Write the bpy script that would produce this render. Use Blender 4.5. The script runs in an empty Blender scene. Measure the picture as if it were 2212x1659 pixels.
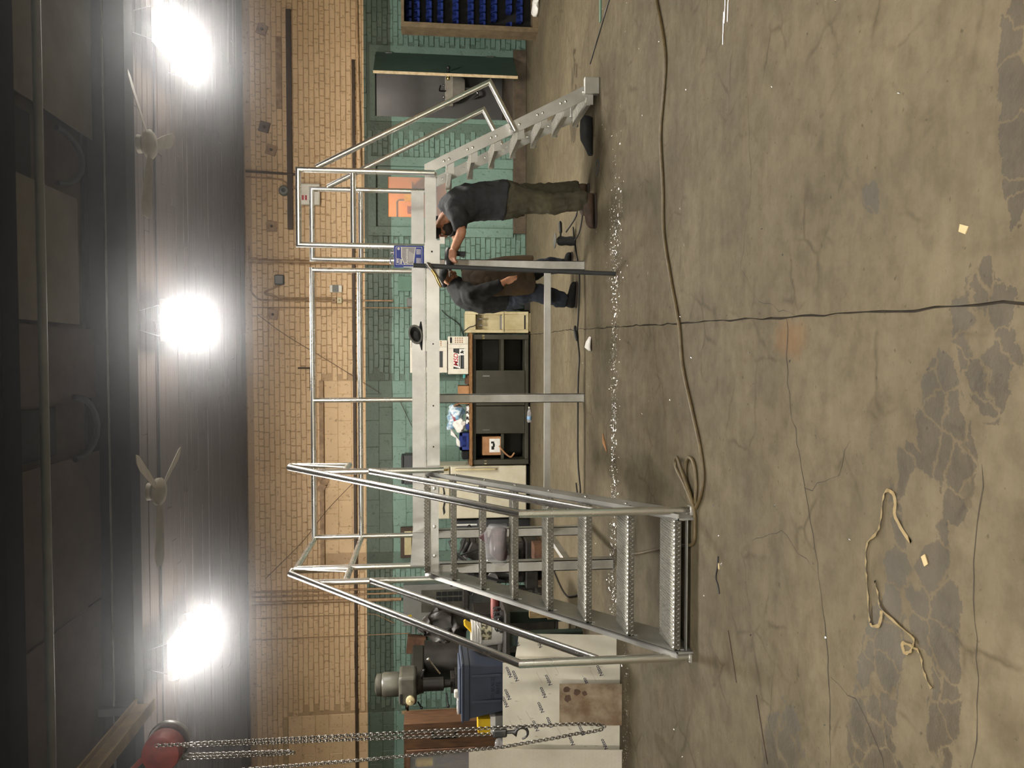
# Workshop hall with an aluminium access platform. Units: metres, z up.
# The photograph was taken with the phone on its side, so the camera is rolled by a quarter turn.
import bpy, bmesh, math, random
from mathutils import Vector, Matrix, Euler
random.seed(7)
scn = bpy.context.scene
COL = scn.collection

# ------------------------------------------------------------------ camera
EYE = 1.509
PITCH, ROLL, YAW = 0.1097, -0.0035, 0.0355
cd = bpy.data.cameras.new('camera')
cd.sensor_fit = 'HORIZONTAL'; cd.sensor_width = 36.0
cd.lens = 1674.6 / 2212.0 * 36.0
cd.clip_start = 0.05; cd.clip_end = 100
cam = bpy.data.objects.new('camera', cd); COL.objects.link(cam)
# upright camera basis (right, up, back), then a quarter turn so that world-up points to frame-left
fwd = Vector((-math.sin(YAW) * math.cos(PITCH), math.cos(YAW) * math.cos(PITCH), -math.sin(PITCH)))
rgt = Vector((math.cos(YAW), math.sin(YAW), 0))
up = rgt.cross(fwd)
r2 = rgt * math.cos(ROLL) + up * math.sin(ROLL)
u2 = up * math.cos(ROLL) - rgt * math.sin(ROLL)
cx, cy, cz = -u2, r2, -fwd            # camera local x = down in the upright view, local y = right
cam.matrix_world = Matrix(((cx.x, cy.x, cz.x, 0), (cx.y, cy.y, cz.y, 0), (cx.z, cy.z, cz.z, EYE), (0, 0, 0, 1)))
scn.camera = cam

# ------------------------------------------------------------------ world and exposure
wd = bpy.data.worlds.new('world'); scn.world = wd; wd.use_nodes = True
wd.node_tree.nodes['Background'].inputs[0].default_value = (0.55, 0.5, 0.45, 1)
wd.node_tree.nodes['Background'].inputs[1].default_value = 0.02
vs = scn.view_settings
vs.view_transform = 'Standard'; vs.look = 'None'; vs.gamma = 1.0; vs.use_curve_mapping = False
vs.exposure = 1.22
LAMP = 66.0                           # emission of the LED high-bay panels
scn.cycles.use_denoising = True
scn.cycles.max_bounces = 5; scn.cycles.diffuse_bounces = 3; scn.cycles.glossy_bounces = 3; scn.cycles.transparent_max_bounces = 6
scn.cycles.caustics_reflective = False; scn.cycles.caustics_refractive = False
scn.cycles.use_adaptive_sampling = True; scn.cycles.adaptive_threshold = 0.04
scn.cycles.sample_clamp_indirect = 6.0

# ------------------------------------------------------------------ helpers
def lin(c):
    return tuple(((v / 12.92) if v <= 0.04045 else ((v + 0.055) / 1.055) ** 2.4) for v in c)
def rgb(r, g, b): return lin((r / 255, g / 255, b / 255)) + (1.0,)

MATS = {}
def mat(name, col, rough=0.6, metal=0.0, col2=None, nscale=6.0, bump=0.0, bscale=40.0, spec=0.5, thr=(0.35, 0.65), stretch=None, alpha=1.0, emit=0.0):
    """Procedural material: two colours mixed by noise, with a fine noise bump."""
    m = bpy.data.materials.new(name); m.use_nodes = True
    nt = m.node_tree; n = nt.nodes; L = nt.links
    b = n['Principled BSDF']
    b.inputs['Roughness'].default_value = rough; b.inputs['Metallic'].default_value = metal
    b.inputs['Specular IOR Level'].default_value = spec
    tc = n.new('ShaderNodeTexCoord'); src = tc.outputs['Object']
    if stretch:
        mp = n.new('ShaderNodeMapping'); mp.inputs['Scale'].default_value = stretch
        L.new(src, mp.inputs[0]); src = mp.outputs[0]
    if col2 is None:
        col2 = tuple(min(1, v * 0.72) for v in col[:3]) + (1,)
    nz = n.new('ShaderNodeTexNoise'); nz.inputs['Scale'].default_value = nscale; nz.inputs['Detail'].default_value = 6
    nz.inputs['Roughness'].default_value = 0.62
    L.new(src, nz.inputs['Vector'])
    rp = n.new('ShaderNodeValToRGB')
    rp.color_ramp.elements[0].position = thr[0]; rp.color_ramp.elements[0].color = col2
    rp.color_ramp.elements[1].position = thr[1]; rp.color_ramp.elements[1].color = col
    L.new(nz.outputs['Fac'], rp.inputs[0]); L.new(rp.outputs[0], b.inputs['Base Color'])
    if bump > 0:
        nb = n.new('ShaderNodeTexNoise'); nb.inputs['Scale'].default_value = bscale; nb.inputs['Detail'].default_value = 4
        L.new(src, nb.inputs['Vector'])
        bp = n.new('ShaderNodeBump'); bp.inputs['Strength'].default_value = bump; bp.inputs['Distance'].default_value = 0.01
        L.new(nb.outputs['Fac'], bp.inputs['Height']); L.new(bp.outputs[0], b.inputs['Normal'])
    if alpha < 1: b.inputs['Alpha'].default_value = alpha
    if emit > 0:
        b.inputs['Emission Color'].default_value = col; b.inputs['Emission Strength'].default_value = emit
    MATS[name] = m
    return m

def metal(name, col, rough=0.3, stretch=(1, 1, 1), var=0.82, nscale=8, bump=0.02, rvar=0.14):
    m = mat(name, col, rough, 1.0, tuple(v * var for v in col[:3]) + (1,), nscale, bump, 60, stretch=stretch)
    nt = m.node_tree; n = nt.nodes; L = nt.links; b = n['Principled BSDF']
    nz = n.new('ShaderNodeTexNoise'); nz.inputs['Scale'].default_value = 5; nz.inputs['Detail'].default_value = 5
    tc = n.new('ShaderNodeTexCoord'); L.new(tc.outputs['Object'], nz.inputs['Vector'])
    mr = n.new('ShaderNodeMapRange'); mr.inputs['To Min'].default_value = max(0.05, rough - rvar); mr.inputs['To Max'].default_value = rough + rvar
    L.new(nz.outputs['Fac'], mr.inputs['Value']); L.new(mr.outputs[0], b.inputs['Roughness'])
    return m

# --- mesh building
def quadbox(bm, x0, x1, y0, y1, z0, z1, M=None):
    vs_ = [Vector(p) for p in ((x0,y0,z0),(x1,y0,z0),(x1,y1,z0),(x0,y1,z0),(x0,y0,z1),(x1,y0,z1),(x1,y1,z1),(x0,y1,z1))]
    if M is not None: vs_ = [M @ v for v in vs_]
    v = [bm.verts.new(p) for p in vs_]
    for f in ((3,2,1,0),(4,5,6,7),(0,1,5,4),(1,2,6,5),(2,3,7,6),(3,0,4,7)):
        bm.faces.new([v[i] for i in f])
    return v
def ring_frame(d):
    d = d.normalized(); a = Vector((0, 0, 1)) if abs(d.z) < 0.9 else Vector((1, 0, 0))
    s = d.cross(a).normalized(); return s, d.cross(s).normalized()
def tube(bm, pts, r, n=10, closed=False, caps=True, flat=1.0):
    pts = [Vector(p) for p in pts]; N = len(pts)
    rs = r if isinstance(r, (list, tuple)) else [r] * N
    rings = []; s_prev = None
    for i, p in enumerate(pts):
        a = pts[i - 1] if (i > 0 or closed) else None
        b = pts[(i + 1) % N] if (i < N - 1 or closed) else None
        d1 = (p - a).normalized() if a is not None else None
        d2 = (b - p).normalized() if b is not None else None
        d = (d1 + d2) if (d1 is not None and d2 is not None) else (d1 if d2 is None else d2)
        if d.length < 1e-6: d = d1
        d.normalize()
        if s_prev is None: s, t = ring_frame(d)
        else:
            s = (s_prev - d * s_prev.dot(d))
            s = s.normalized() if s.length > 1e-6 else ring_frame(d)[0]
            t = d.cross(s).normalized()
        s_prev = s
        k = 1.0
        if d1 is not None and d2 is not None:
            k = 1.0 / max(0.35, math.cos(d1.angle(d2, 0) / 2))
            bd = (d2 - d1)
            bd = bd.normalized() if bd.length > 1e-5 else None
        else: bd = None
        ring = []
        for j in range(n):
            an = 2 * math.pi * j / n
            off = s * math.cos(an) * rs[i] + t * math.sin(an) * rs[i] * flat
            if bd is not None and k > 1.001:
                off = off + bd * off.dot(bd) * (k - 1)
            ring.append(bm.verts.new(p + off))
        rings.append(ring)
    for i in range(N if closed else N - 1):
        A = rings[i]; B = rings[(i + 1) % N]
        for j in range(n):
            bm.faces.new((A[j], A[(j + 1) % n], B[(j + 1) % n], B[j]))
    if caps and not closed:
        bm.faces.new(rings[0][::-1]); bm.faces.new(rings[-1])
    return rings
def lathe(bm, prof, c, axis='z', n=20, cap=True):
    c = Vector(c); rings = []
    for (r, h) in prof:
        ring = []
        for j in range(n):
            a = 2 * math.pi * j / n; x, y = r * math.cos(a), r * math.sin(a)
            o = {'z': Vector((x, y, h)), 'y': Vector((x, h, y)), 'x': Vector((h, x, y))}[axis]
            ring.append(bm.verts.new(c + o))
        rings.append(ring)
    for A, B in zip(rings, rings[1:]):
        for j in range(n): bm.faces.new((A[j], A[(j + 1) % n], B[(j + 1) % n], B[j]))
    if cap:
        bm.faces.new(rings[0][::-1]); bm.faces.new(rings[-1])
def prism(bm, poly, d):
    """poly: list of 3-D points, extruded by vector d"""
    d = Vector(d); a = [bm.verts.new(Vector(p)) for p in poly]; b = [bm.verts.new(Vector(p) + d) for p in poly]
    bm.faces.new(a[::-1]); bm.faces.new(b)
    for i in range(len(a)):
        j = (i + 1) % len(a); bm.faces.new((a[i], a[j], b[j], b[i]))
def BM(fn, *a, **k):
    bm = bmesh.new(); fn(bm, *a, **k); return bm

ORG = {}
def thing(name, loc, label, cat, group=None):
    o = bpy.data.objects.new(name, None); COL.objects.link(o); o.location = loc
    o.empty_display_size = 0.1
    o['label'] = label; o['category'] = cat
    if group: o['group'] = group
    ORG[o.name] = Vector(loc)
    return o
def tag(o, label, cat, group=None):
    o['label'] = label; o['category'] = cat
    if group: o['group'] = group
    return o
def obj(name, bm, m, parent=None, smooth=False, bev=0.0, kind=None, segs=2):
    """Link a bmesh built in world coordinates as ONE mesh object (origin moved to its base centre)."""
    bmesh.ops.recalc_face_normals(bm, faces=bm.faces)
    xs = [v.co.x for v in bm.verts]; ys = [v.co.y for v in bm.verts]; zs = [v.co.z for v in bm.verts]
    c = Vector(((min(xs) + max(xs)) / 2, (min(ys) + max(ys)) / 2, min(zs)))
    for v in bm.verts: v.co -= c
    me = bpy.data.meshes.new(name); bm.to_mesh(me); bm.free()
    ms = m if isinstance(m, (list, tuple)) else [m]
    for k in ms: me.materials.append(MATS[k] if isinstance(k, str) else k)
    if smooth:
        for p in me.polygons: p.use_smooth = True
        me.set_sharp_from_angle(angle=math.radians(smooth if smooth > 1 else 40))
    o = bpy.data.objects.new(name, me); COL.objects.link(o)
    ORG[o.name] = c
    if parent is not None:
        o.parent = parent; o.location = c - ORG[parent.name]
    else: o.location = c
    if bev > 0:
        b = o.modifiers.new('bevel', 'BEVEL'); b.width = bev; b.segments = segs; b.limit_method = 'ANGLE'; b.angle_limit = math.radians(35)
        b.harden_normals = False
    if kind: o['kind'] = kind
    return o
def box(name, x0, x1, y0, y1, z0, z1, m, parent=None, bev=0.0, M=None, kind=None):
    bm = bmesh.new(); quadbox(bm, x0, x1, y0, y1, z0, z1, M)
    return obj(name, bm, m, parent, bev=bev, kind=kind)
def rod(name, pts, r, m, parent=None, n=12, kind=None, closed=False):
    bm = bmesh.new(); tube(bm, pts, r, n, closed=closed)
    return obj(name, bm, m, parent, smooth=True, kind=kind)
def struct(o): o['kind'] = 'structure'; return o
def copy_tree(o, loc, rz=0.0, parent=None):
    c = o.copy(); COL.objects.link(c)
    if parent is not None: c.parent = parent
    else: c.location = loc; c.rotation_euler = (0, 0, rz)
    ORG[c.name] = Vector(loc) if parent is None else ORG[o.name]
    for ch in list(o.children): copy_tree(ch, None, parent=c)
    return c
def rounded(pts, rad=0.1, seg=5):
    """polyline with rounded corners"""
    P = [Vector(p) for p in pts]; out = [P[0]]
    for i in range(1, len(P) - 1):
        a = (P[i - 1] - P[i]); b = (P[i + 1] - P[i])
        r = min(rad, a.length * 0.45, b.length * 0.45)
        p0 = P[i] + a.normalized() * r; p1 = P[i] + b.normalized() * r
        for k in range(seg + 1):
            t = k / seg; out.append(p0 * (1 - t) ** 2 + P[i] * 2 * t * (1 - t) + p1 * t * t)
    out.append(P[-1]); return out
def smoothline(pts, seg=6):
    """Catmull-Rom through the points"""
    P = [Vector(p) for p in pts]; P = [P[0] * 2 - P[1]] + P + [P[-1] * 2 - P[-2]]
    out = []
    for i in range(1, len(P) - 2):
        for k in range(seg):
            t = k / seg; a, b, c, d = P[i - 1], P[i], P[i + 1], P[i + 2]
            out.append(0.5 * ((2 * b) + (c - a) * t + (2 * a - 5 * b + 4 * c - d) * t * t + (3 * b - a - 3 * c + d) * t ** 3))
    out.append(P[-2]); return out
def text(name, s, size, M, m, parent, ext=0.0008, bold=0.0, shear=0.0, xs=1.0):
    """lettering as a mesh; M maps the text's local x (reading), y (up) plane into the world"""
    cu = bpy.data.curves.new(name, 'FONT'); cu.body = s; cu.size = size; cu.extrude = ext; cu.offset = bold; cu.shear = shear
    cu.align_x = 'CENTER'; cu.align_y = 'CENTER'; cu.resolution_u = 3
    t = bpy.data.objects.new(name + '_tmp', cu); COL.objects.link(t)
    dg = bpy.context.evaluated_depsgraph_get(); me = bpy.data.meshes.new_from_object(t.evaluated_get(dg))
    bpy.data.objects.remove(t); bpy.data.curves.remove(cu)
    bm = bmesh.new(); bm.from_mesh(me); bpy.data.meshes.remove(me)
    for v in bm.verts:
        v.co.x *= xs; v.co = M @ v.co
    return obj(name, bm, m, parent)
def face_front(x, y, z, tilt=0.0):
    """text plane facing the camera side (-y)"""
    return Matrix.Translation((x, y, z)) @ Matrix.Rotation(math.radians(90), 4, 'X') @ Matrix.Rotation(tilt, 4, 'Z')
def loft(bm, rings_):
    """rings_: list of (centre, axis_u, axis_v) ellipses -> closed surface"""
    n = 18; R = []
    for c, u, v in rings_:
        c, u, v = Vector(c), Vector(u), Vector(v)
        R.append([bm.verts.new(c + u * math.cos(2 * math.pi * j / n) + v * math.sin(2 * math.pi * j / n)) for j in range(n)])
    for A, B in zip(R, R[1:]):
        for j in range(n): bm.faces.new((A[j], A[(j + 1) % n], B[(j + 1) % n], B[j]))
    bm.faces.new(R[0][::-1]); bm.faces.new(R[-1])
def crumple(bm, amp, scale, seed=0):
    from mathutils import noise
    for v in bm.verts:
        o = Vector((seed * 3.1, seed * 7.7, seed * 1.3))
        v.co += noise.noise_vector(v.co * scale + o) * amp

# ------------------------------------------------------------------ materials
ALU = metal('aluminium', (0.88, 0.875, 0.85, 1), 0.27, nscale=2, var=.92, bump=0, rvar=.03)
ALUP = metal('aluminium_plate', (0.66, 0.655, 0.63, 1), 0.48, nscale=3, var=0.75)
ALUD = metal('aluminium_dull', (0.66, 0.655, 0.63, 1), 0.5, nscale=4, var=0.7)
STEEL = metal('steel', (0.42, 0.41, 0.4, 1), 0.4, var=0.6)
DSTEEL = metal('dark_steel', (0.16, 0.16, 0.165, 1), 0.45, var=0.6)
CHROME = metal('chrome', (0.85, 0.85, 0.85, 1), 0.12)
BRASS = metal('brass', (0.75, 0.55, 0.22, 1), 0.22)
mat('black_rubber', rgb(28, 27, 27), 0.6)
mat('black_paint', rgb(24, 24, 25), 0.45)
mat('grey_paint', rgb(122, 122, 118), 0.55, nscale=3, bump=0.1)
mat('dark_grey', rgb(58, 60, 62), 0.6)
mat('white_plastic', rgb(222, 217, 205), 0.45, col2=rgb(205, 198, 182))
mat('cream_enamel', rgb(205, 194, 158), 0.4, col2=rgb(176, 160, 118), nscale=4)
mat('cream_enamel_pale', rgb(206, 200, 180), 0.4, col2=rgb(186, 176, 150), nscale=3)
mat('olive_steel', rgb(62, 60, 47), 0.5, col2=rgb(48, 46, 36), nscale=3)
mat('dark_inside', rgb(18, 18, 17), 0.8)
mat('raw_wood', rgb(150, 108, 62), 0.7, col2=rgb(88, 58, 30), nscale=9, stretch=(2, 10, 10), bump=0.2)
mat('pale_wood', rgb(190, 168, 128), 0.7, col2=rgb(150, 122, 84), nscale=6, stretch=(10, 10, 1.5))
mat('brown_wood_and_shade', rgb(96, 66, 40), 0.65, col2=rgb(64, 42, 26), nscale=5, stretch=(6, 6, 1))
mat('cardboard', rgb(172, 128, 88), 0.85, col2=rgb(140, 100, 66), nscale=5)
mat('paper', rgb(232, 230, 225), 0.8, col2=rgb(205, 202, 196))
mat('blue_plastic', rgb(34, 52, 124), 0.4, col2=rgb(26, 40, 92))
mat('dull_wood', rgb(112, 96, 72), 0.75, col2=rgb(86, 72, 52), nscale=7)
mat('weld_white', rgb(226, 224, 216), 0.55, bump=.5, bscale=120)
mat('nosing_alu', rgb(120, 116, 108), 0.45, metal=0.9)
mat('tote_blue', rgb(62, 70, 88), 0.5, col2=rgb(52, 58, 72), nscale=3)
mat('yellow_paint', rgb(222, 186, 30), 0.5, col2=rgb(190, 150, 20))
mat('crane_yellow', rgb(138, 108, 40), 0.6, col2=rgb(96, 74, 30), nscale=4)
mat('hoist_red', rgb(140, 58, 50), 0.6, col2=rgb(104, 40, 36), nscale=8)
mat('green_machine', rgb(48, 66, 58), 0.5, col2=rgb(34, 46, 42), nscale=5)
mat('machine_grey', rgb(86, 84, 74), 0.4, col2=rgb(56, 54, 48), nscale=5)
mat('machine_dark', rgb(44, 40, 36), 0.5, col2=rgb(24, 22, 20), nscale=9)
mat('rust_brown', rgb(110, 78, 56), 0.8, col2=rgb(72, 50, 38), nscale=8)
mat('red_faded', rgb(136, 66, 60), 0.55, col2=rgb(104, 50, 46), nscale=9)
mat('red_print', rgb(176, 26, 40), 0.5)
mat('blue_print', rgb(30, 60, 160), 0.45)
mat('white_print', rgb(240, 238, 232), 0.5)
mat('ink', rgb(30, 34, 66), 0.7)
mat('black_print', rgb(16, 16, 16), 0.6)
mat('tan_conduit', rgb(176, 144, 108), 0.55, col2=rgb(128, 98, 68), nscale=10)
mat('brown_bar', rgb(74, 56, 40), 0.6, col2=rgb(56, 42, 30))
mat('cord_tan', rgb(92, 78, 48), 0.55, col2=rgb(70, 58, 36), nscale=20)
mat('skin', rgb(196, 146, 116), 0.5, col2=rgb(176, 122, 94), nscale=14)
mat('shirt_charcoal', rgb(52, 54, 57), 0.9, col2=rgb(40, 42, 45), nscale=5, bump=0.35, bscale=9)
mat('trousers_olive', rgb(80, 76, 58), 0.9, col2=rgb(58, 55, 41), nscale=5, bump=0.5, bscale=9)
mat('boot_brown', rgb(78, 60, 46), 0.7, col2=rgb(52, 40, 32), nscale=12)
mat('jacket_black', rgb(17, 18, 20), 0.85, col2=rgb(11, 12, 13), nscale=5, bump=0.35, bscale=10)
mat('apron_brown', rgb(68, 50, 22), 0.85, col2=rgb(36, 24, 11), nscale=4, bump=0.3, bscale=9)
mat('denim', rgb(46, 52, 64), 0.9, col2=rgb(32, 36, 45), nscale=7, bump=0.35, bscale=12)
mat('hair_dark', rgb(38, 30, 26), 0.7)
mat('black_cloth', rgb(20, 20, 20), 0.95, col2=rgb(12, 12, 12), nscale=14, bump=0.4, bscale=20)
mat('clear_plastic', rgb(225, 225, 228), 0.15, alpha=0.32)
mat('maroon', rgb(92, 58, 62), 0.5, col2=rgb(66, 40, 46), nscale=10)
mat('porcelain', rgb(218, 212, 200), 0.25, col2=rgb(196, 188, 172))
mat('tape_cream', rgb(176, 158, 120), 0.7, col2=rgb(176, 154, 112), nscale=20)
mat('masking_film', rgb(226, 222, 208), 0.35, col2=rgb(206, 200, 184), nscale=3)
mat('step_concrete', rgb(96, 84, 68), 0.9, col2=rgb(74, 64, 52), nscale=8, bump=0.4)
mat('green_door', rgb(98, 132, 114), 0.55, col2=rgb(84, 114, 98), nscale=4)
mat('washroom_grey', rgb(128, 126, 124), 0.8, col2=rgb(116, 114, 112), nscale=2)
mat('orange_wall', rgb(232, 166, 92), 0.8, col2=rgb(216, 148, 78), nscale=2)
mat('deck_wood', rgb(84, 72, 66), 0.85, col2=rgb(58, 48, 44), nscale=4, stretch=(0.6, 8, 8), bump=0.3)
mat('ceiling_board', rgb(96, 84, 76), 0.85, col2=rgb(74, 62, 56), nscale=2)
mat('ceiling_board_pale', rgb(132, 124, 116), 0.85, col2=rgb(112, 104, 98), nscale=2)
mat('ceiling_board_dark', rgb(40, 42, 46), 0.85)
mat('beam_dark', rgb(30, 28, 28), 0.9, col2=rgb(22, 20, 20), spec=.1)
mat('fan_ivory', rgb(140, 130, 112), 0.6)
mat('diamond_white', rgb(206, 198, 184), 0.5, nscale=3, col2=rgb(190, 182, 166))

# ================================================================== STRUCTURE
WALL_Y = 11.793
# --- painted masonry: tan above 2.42 m, dark green band, pale green dado (paint bands with a hand-cut edge)
def paint_mat(nm='painted_masonry', core_tint=None):
    m = bpy.data.materials.new(nm); m.use_nodes = True
    nt = m.node_tree; n = nt.nodes; L = nt.links; b = n['Principled BSDF']
    b.inputs['Roughness'].default_value = 0.6
    g = n.new('ShaderNodeNewGeometry'); sp = n.new('ShaderNodeSeparateXYZ'); L.new(g.outputs['Position'], sp.inputs[0])
    wob = n.new('ShaderNodeTexNoise'); wob.inputs['Scale'].default_value = 1.6; L.new(g.outputs['Position'], wob.inputs['Vector'])
    ws = n.new('ShaderNodeMath'); ws.operation = 'MULTIPLY_ADD'; ws.inputs[1].default_value = 0.05; L.new(wob.outputs['Fac'], ws.inputs[0]); L.new(sp.outputs['Z'], ws.inputs[2])
    a1 = n.new('ShaderNodeMath'); a1.operation = 'GREATER_THAN'; a1.inputs[1].default_value = 2.418; L.new(sp.outputs['Z'], a1.inputs[0])
    a2 = n.new('ShaderNodeMath'); a2.operation = 'GREATER_THAN'; a2.inputs[1].default_value = 2.047; L.new(ws.outputs[0], a2.inputs[0])
    nz = n.new('ShaderNodeTexNoise'); nz.inputs['Scale'].default_value = 2.2; nz.inputs['Detail'].default_value = 4; L.new(g.outputs['Position'], nz.inputs['Vector'])
    def pair(c1, c2):
        r = n.new('ShaderNodeValToRGB'); r.color_ramp.elements[0].position = 0.3; r.color_ramp.elements[1].position = 0.7
        r.color_ramp.elements[0].color = c1; r.color_ramp.elements[1].color = c2; L.new(nz.outputs['Fac'], r.inputs[0]); return r.outputs[0]
    tan = pair(rgb(206, 174, 134), rgb(222, 190, 150)); dg = pair(rgb(74, 86, 74), rgb(88, 100, 88)); lg = pair(rgb(104, 130, 118), rgb(122, 150, 138))
    m1 = n.new('ShaderNodeMixRGB'); L.new(a2.outputs[0], m1.inputs[0]); L.new(lg, m1.inputs[1]); L.new(dg, m1.inputs[2])
    m2 = n.new('ShaderNodeMixRGB'); L.new(a1.outputs[0], m2.inputs[0]); L.new(m1.outputs[0], m2.inputs[1]); L.new(tan, m2.inputs[2])
    # grime flecks
    fl = n.new('ShaderNodeTexNoise'); fl.inputs['Scale'].default_value = 26; fl.inputs['Detail'].default_value = 5; L.new(g.outputs['Position'], fl.inputs['Vector'])
    fr = n.new('ShaderNodeValToRGB'); fr.color_ramp.elements[0].position = 0.29; fr.color_ramp.elements[1].position = 0.4
    fr.color_ramp.elements[0].color = (0.42, 0.38, 0.33, 1); fr.color_ramp.elements[1].color = (1, 1, 1, 1); L.new(fl.outputs['Fac'], fr.inputs[0])
    m3 = n.new('ShaderNodeMixRGB'); m3.blend_type = 'MULTIPLY'; m3.inputs[0].default_value = 0.75; L.new(m2.outputs[0], m3.inputs[1]); L.new(fr.outputs[0], m3.inputs[2])
    fin = m3.outputs[0]
    if core_tint:
        m4 = n.new('ShaderNodeMixRGB'); m4.blend_type = 'MULTIPLY'; m4.inputs[0].default_value = 1.0; m4.inputs[2].default_value = core_tint; L.new(fin, m4.inputs[1]); fin = m4.outputs[0]
    L.new(fin, b.inputs['Base Color'])
    bn = n.new('ShaderNodeTexNoise'); bn.inputs['Scale'].default_value = 30; bn.inputs['Detail'].default_value = 4; L.new(g.outputs['Position'], bn.inputs['Vector'])
    bp = n.new('ShaderNodeBump'); bp.inputs['Strength'].default_value = 0.5; bp.inputs['Distance'].default_value = 0.012; L.new(bn.outputs['Fac'], bp.inputs['Height']); L.new(bp.outputs[0], b.inputs['Normal'])
    MATS[nm] = m
paint_mat(); paint_mat('masonry_core_dark', (0.66, 0.63, 0.60, 1))  # wall core: same paint multiplied darker, seen between the bricks

# --- floor: concrete, wet/oily patches and scuffs
def floor_mat():
    m = bpy.data.materials.new('concrete_floor'); m.use_nodes = True
    nt = m.node_tree; n = nt.nodes; L = nt.links; b = n['Principled BSDF']
    g = n.new('ShaderNodeNewGeometry'); P = g.outputs['Position']
    def noise(sc, det=5, rough=0.6, st=None):
        x = n.new('ShaderNodeTexNoise'); x.inputs['Scale'].default_value = sc; x.inputs['Detail'].default_value = det; x.inputs['Roughness'].default_value = rough
        if st:
            mp = n.new('ShaderNodeMapping'); mp.inputs['Scale'].default_value = st; L.new(P, mp.inputs[0]); L.new(mp.outputs[0], x.inputs['Vector'])
        else: L.new(P, x.inputs['Vector'])
        return x
    def ramp(src, p0, c0, p1, c1):
        r = n.new('ShaderNodeValToRGB'); r.color_ramp.elements[0].position = p0; r.color_ramp.elements[0].color = c0
        r.color_ramp.elements[1].position = p1; r.color_ramp.elements[1].color = c1; L.new(src, r.inputs[0]); return r.outputs[0]
    def mixc(mode, fac, a, bb):
        x = n.new('ShaderNodeMixRGB'); x.blend_type = mode
        if hasattr(fac, 'links') or not isinstance(fac, (int, float)): L.new(fac, x.inputs[0])
        else: x.inputs[0].default_value = fac
        L.new(a, x.inputs[1])
        if isinstance(bb, tuple): x.inputs[2].default_value = bb
        else: L.new(bb, x.inputs[2])
        return x.outputs[0]
    def math_(op, a, bb=None, cl=False):
        x = n.new('ShaderNodeMath'); x.operation = op; x.use_clamp = cl
        for i, v in enumerate((a, bb)):
            if v is None: continue
            if isinstance(v, (int, float)): x.inputs[i].default_value = v
            else: L.new(v, x.inputs[i])
        return x.outputs[0]
    base = ramp(noise(1.3, 5, 0.66).outputs['Fac'], 0.3, rgb(82, 74, 58), 0.7, rgb(106, 96, 76))
    c = mixc('MULTIPLY', 0.7, base, ramp(noise(9, 4, 0.7).outputs['Fac'], 0.32, (0.6, 0.58, 0.54, 1), 0.6, (1, 1, 1, 1)))
    # trowel / drag smears running across the hall
    c = mixc('MULTIPLY', 0.45, c, ramp(noise(2.4, 4, 0.65, (1.0, 5.0, 1)).outputs['Fac'], 0.28, (0.7, 0.68, 0.64, 1), 0.55, (1, 1, 1, 1)))
    # scattered scuff marks
    sc_ = noise(7, 3, 0.5); wv = n.new('ShaderNodeVectorMath'); wv.operation = 'MULTIPLY_ADD'
    L.new(sc_.outputs['Color'], wv.inputs[0]); wv.inputs[1].default_value = (0.09, 0.09, 0); L.new(P, wv.inputs[2])
    vr = n.new('ShaderNodeTexVoronoi'); vr.feature = 'DISTANCE_TO_EDGE'; vr.inputs['Scale'].default_value = 3.4; L.new(wv.outputs[0], vr.inputs['Vector'])
    lines = ramp(vr.outputs['Distance'], 0.0, (1, 1, 1, 1), 0.045, (0, 0, 0, 1))
    gate = ramp(noise(1.9, 3).outputs['Fac'], 0.5, (0, 0, 0, 1), 0.62, (1, 1, 1, 1))
    c = mixc('MULTIPLY', math_('MULTIPLY', math_('MULTIPLY', lines, gate), 0.75), c, (0.5, 0.46, 0.4, 1))
    # damp oily blotches: noise-warped cells kept inside a few zones of the floor
    wn = noise(7, 5, 0.65); wv2 = n.new('ShaderNodeVectorMath'); wv2.operation = 'MULTIPLY_ADD'
    L.new(wn.outputs['Color'], wv2.inputs[0]); wv2.inputs[1].default_value = (0.16, 0.16, 0); L.new(P, wv2.inputs[2])
    v2 = n.new('ShaderNodeTexVoronoi'); v2.feature = 'DISTANCE_TO_EDGE'; v2.inputs['Scale'].default_value = 8.5; L.new(wv2.outputs[0], v2.inputs['Vector'])
    v3 = n.new('ShaderNodeTexVoronoi'); v3.inputs['Scale'].default_value = 8.5; L.new(wv2.outputs[0], v3.inputs['Vector'])
    cells = ramp(v2.outputs['Distance'], 0.015, (0, 0, 0, 1), 0.06, (1, 1, 1, 1))
    sepc = n.new('ShaderNodeSeparateXYZ'); L.new(v3.outputs['Color'], sepc.inputs[0])
    sp = n.new('ShaderNodeSeparateXYZ'); L.new(wv2.outputs[0], sp.inputs[0])
    zones = [(-0.62, 2.20, 0.40, 0.15, 0.25), (-0.22, 2.12, 0.30, 0.13, 0.3), (0.05, 1.96, 0.22, 0.12, 0.2), (-1.0, 2.42, 0.36, 0.13, -0.3), (-1.35, 2.45, 0.3, 0.15, 0),
             (0.66, 1.86, 0.34, 0.07, 0), (0.55, 2.52, 0.06, 0.05, 0), (-1.75, 3.1, 0.3, 0.22, 0), (-1.0, 2.1, 0.26, 0.08, 0), (2.6, 7.9, 0.5, 0.25, 0)]
    tot = None
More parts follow.
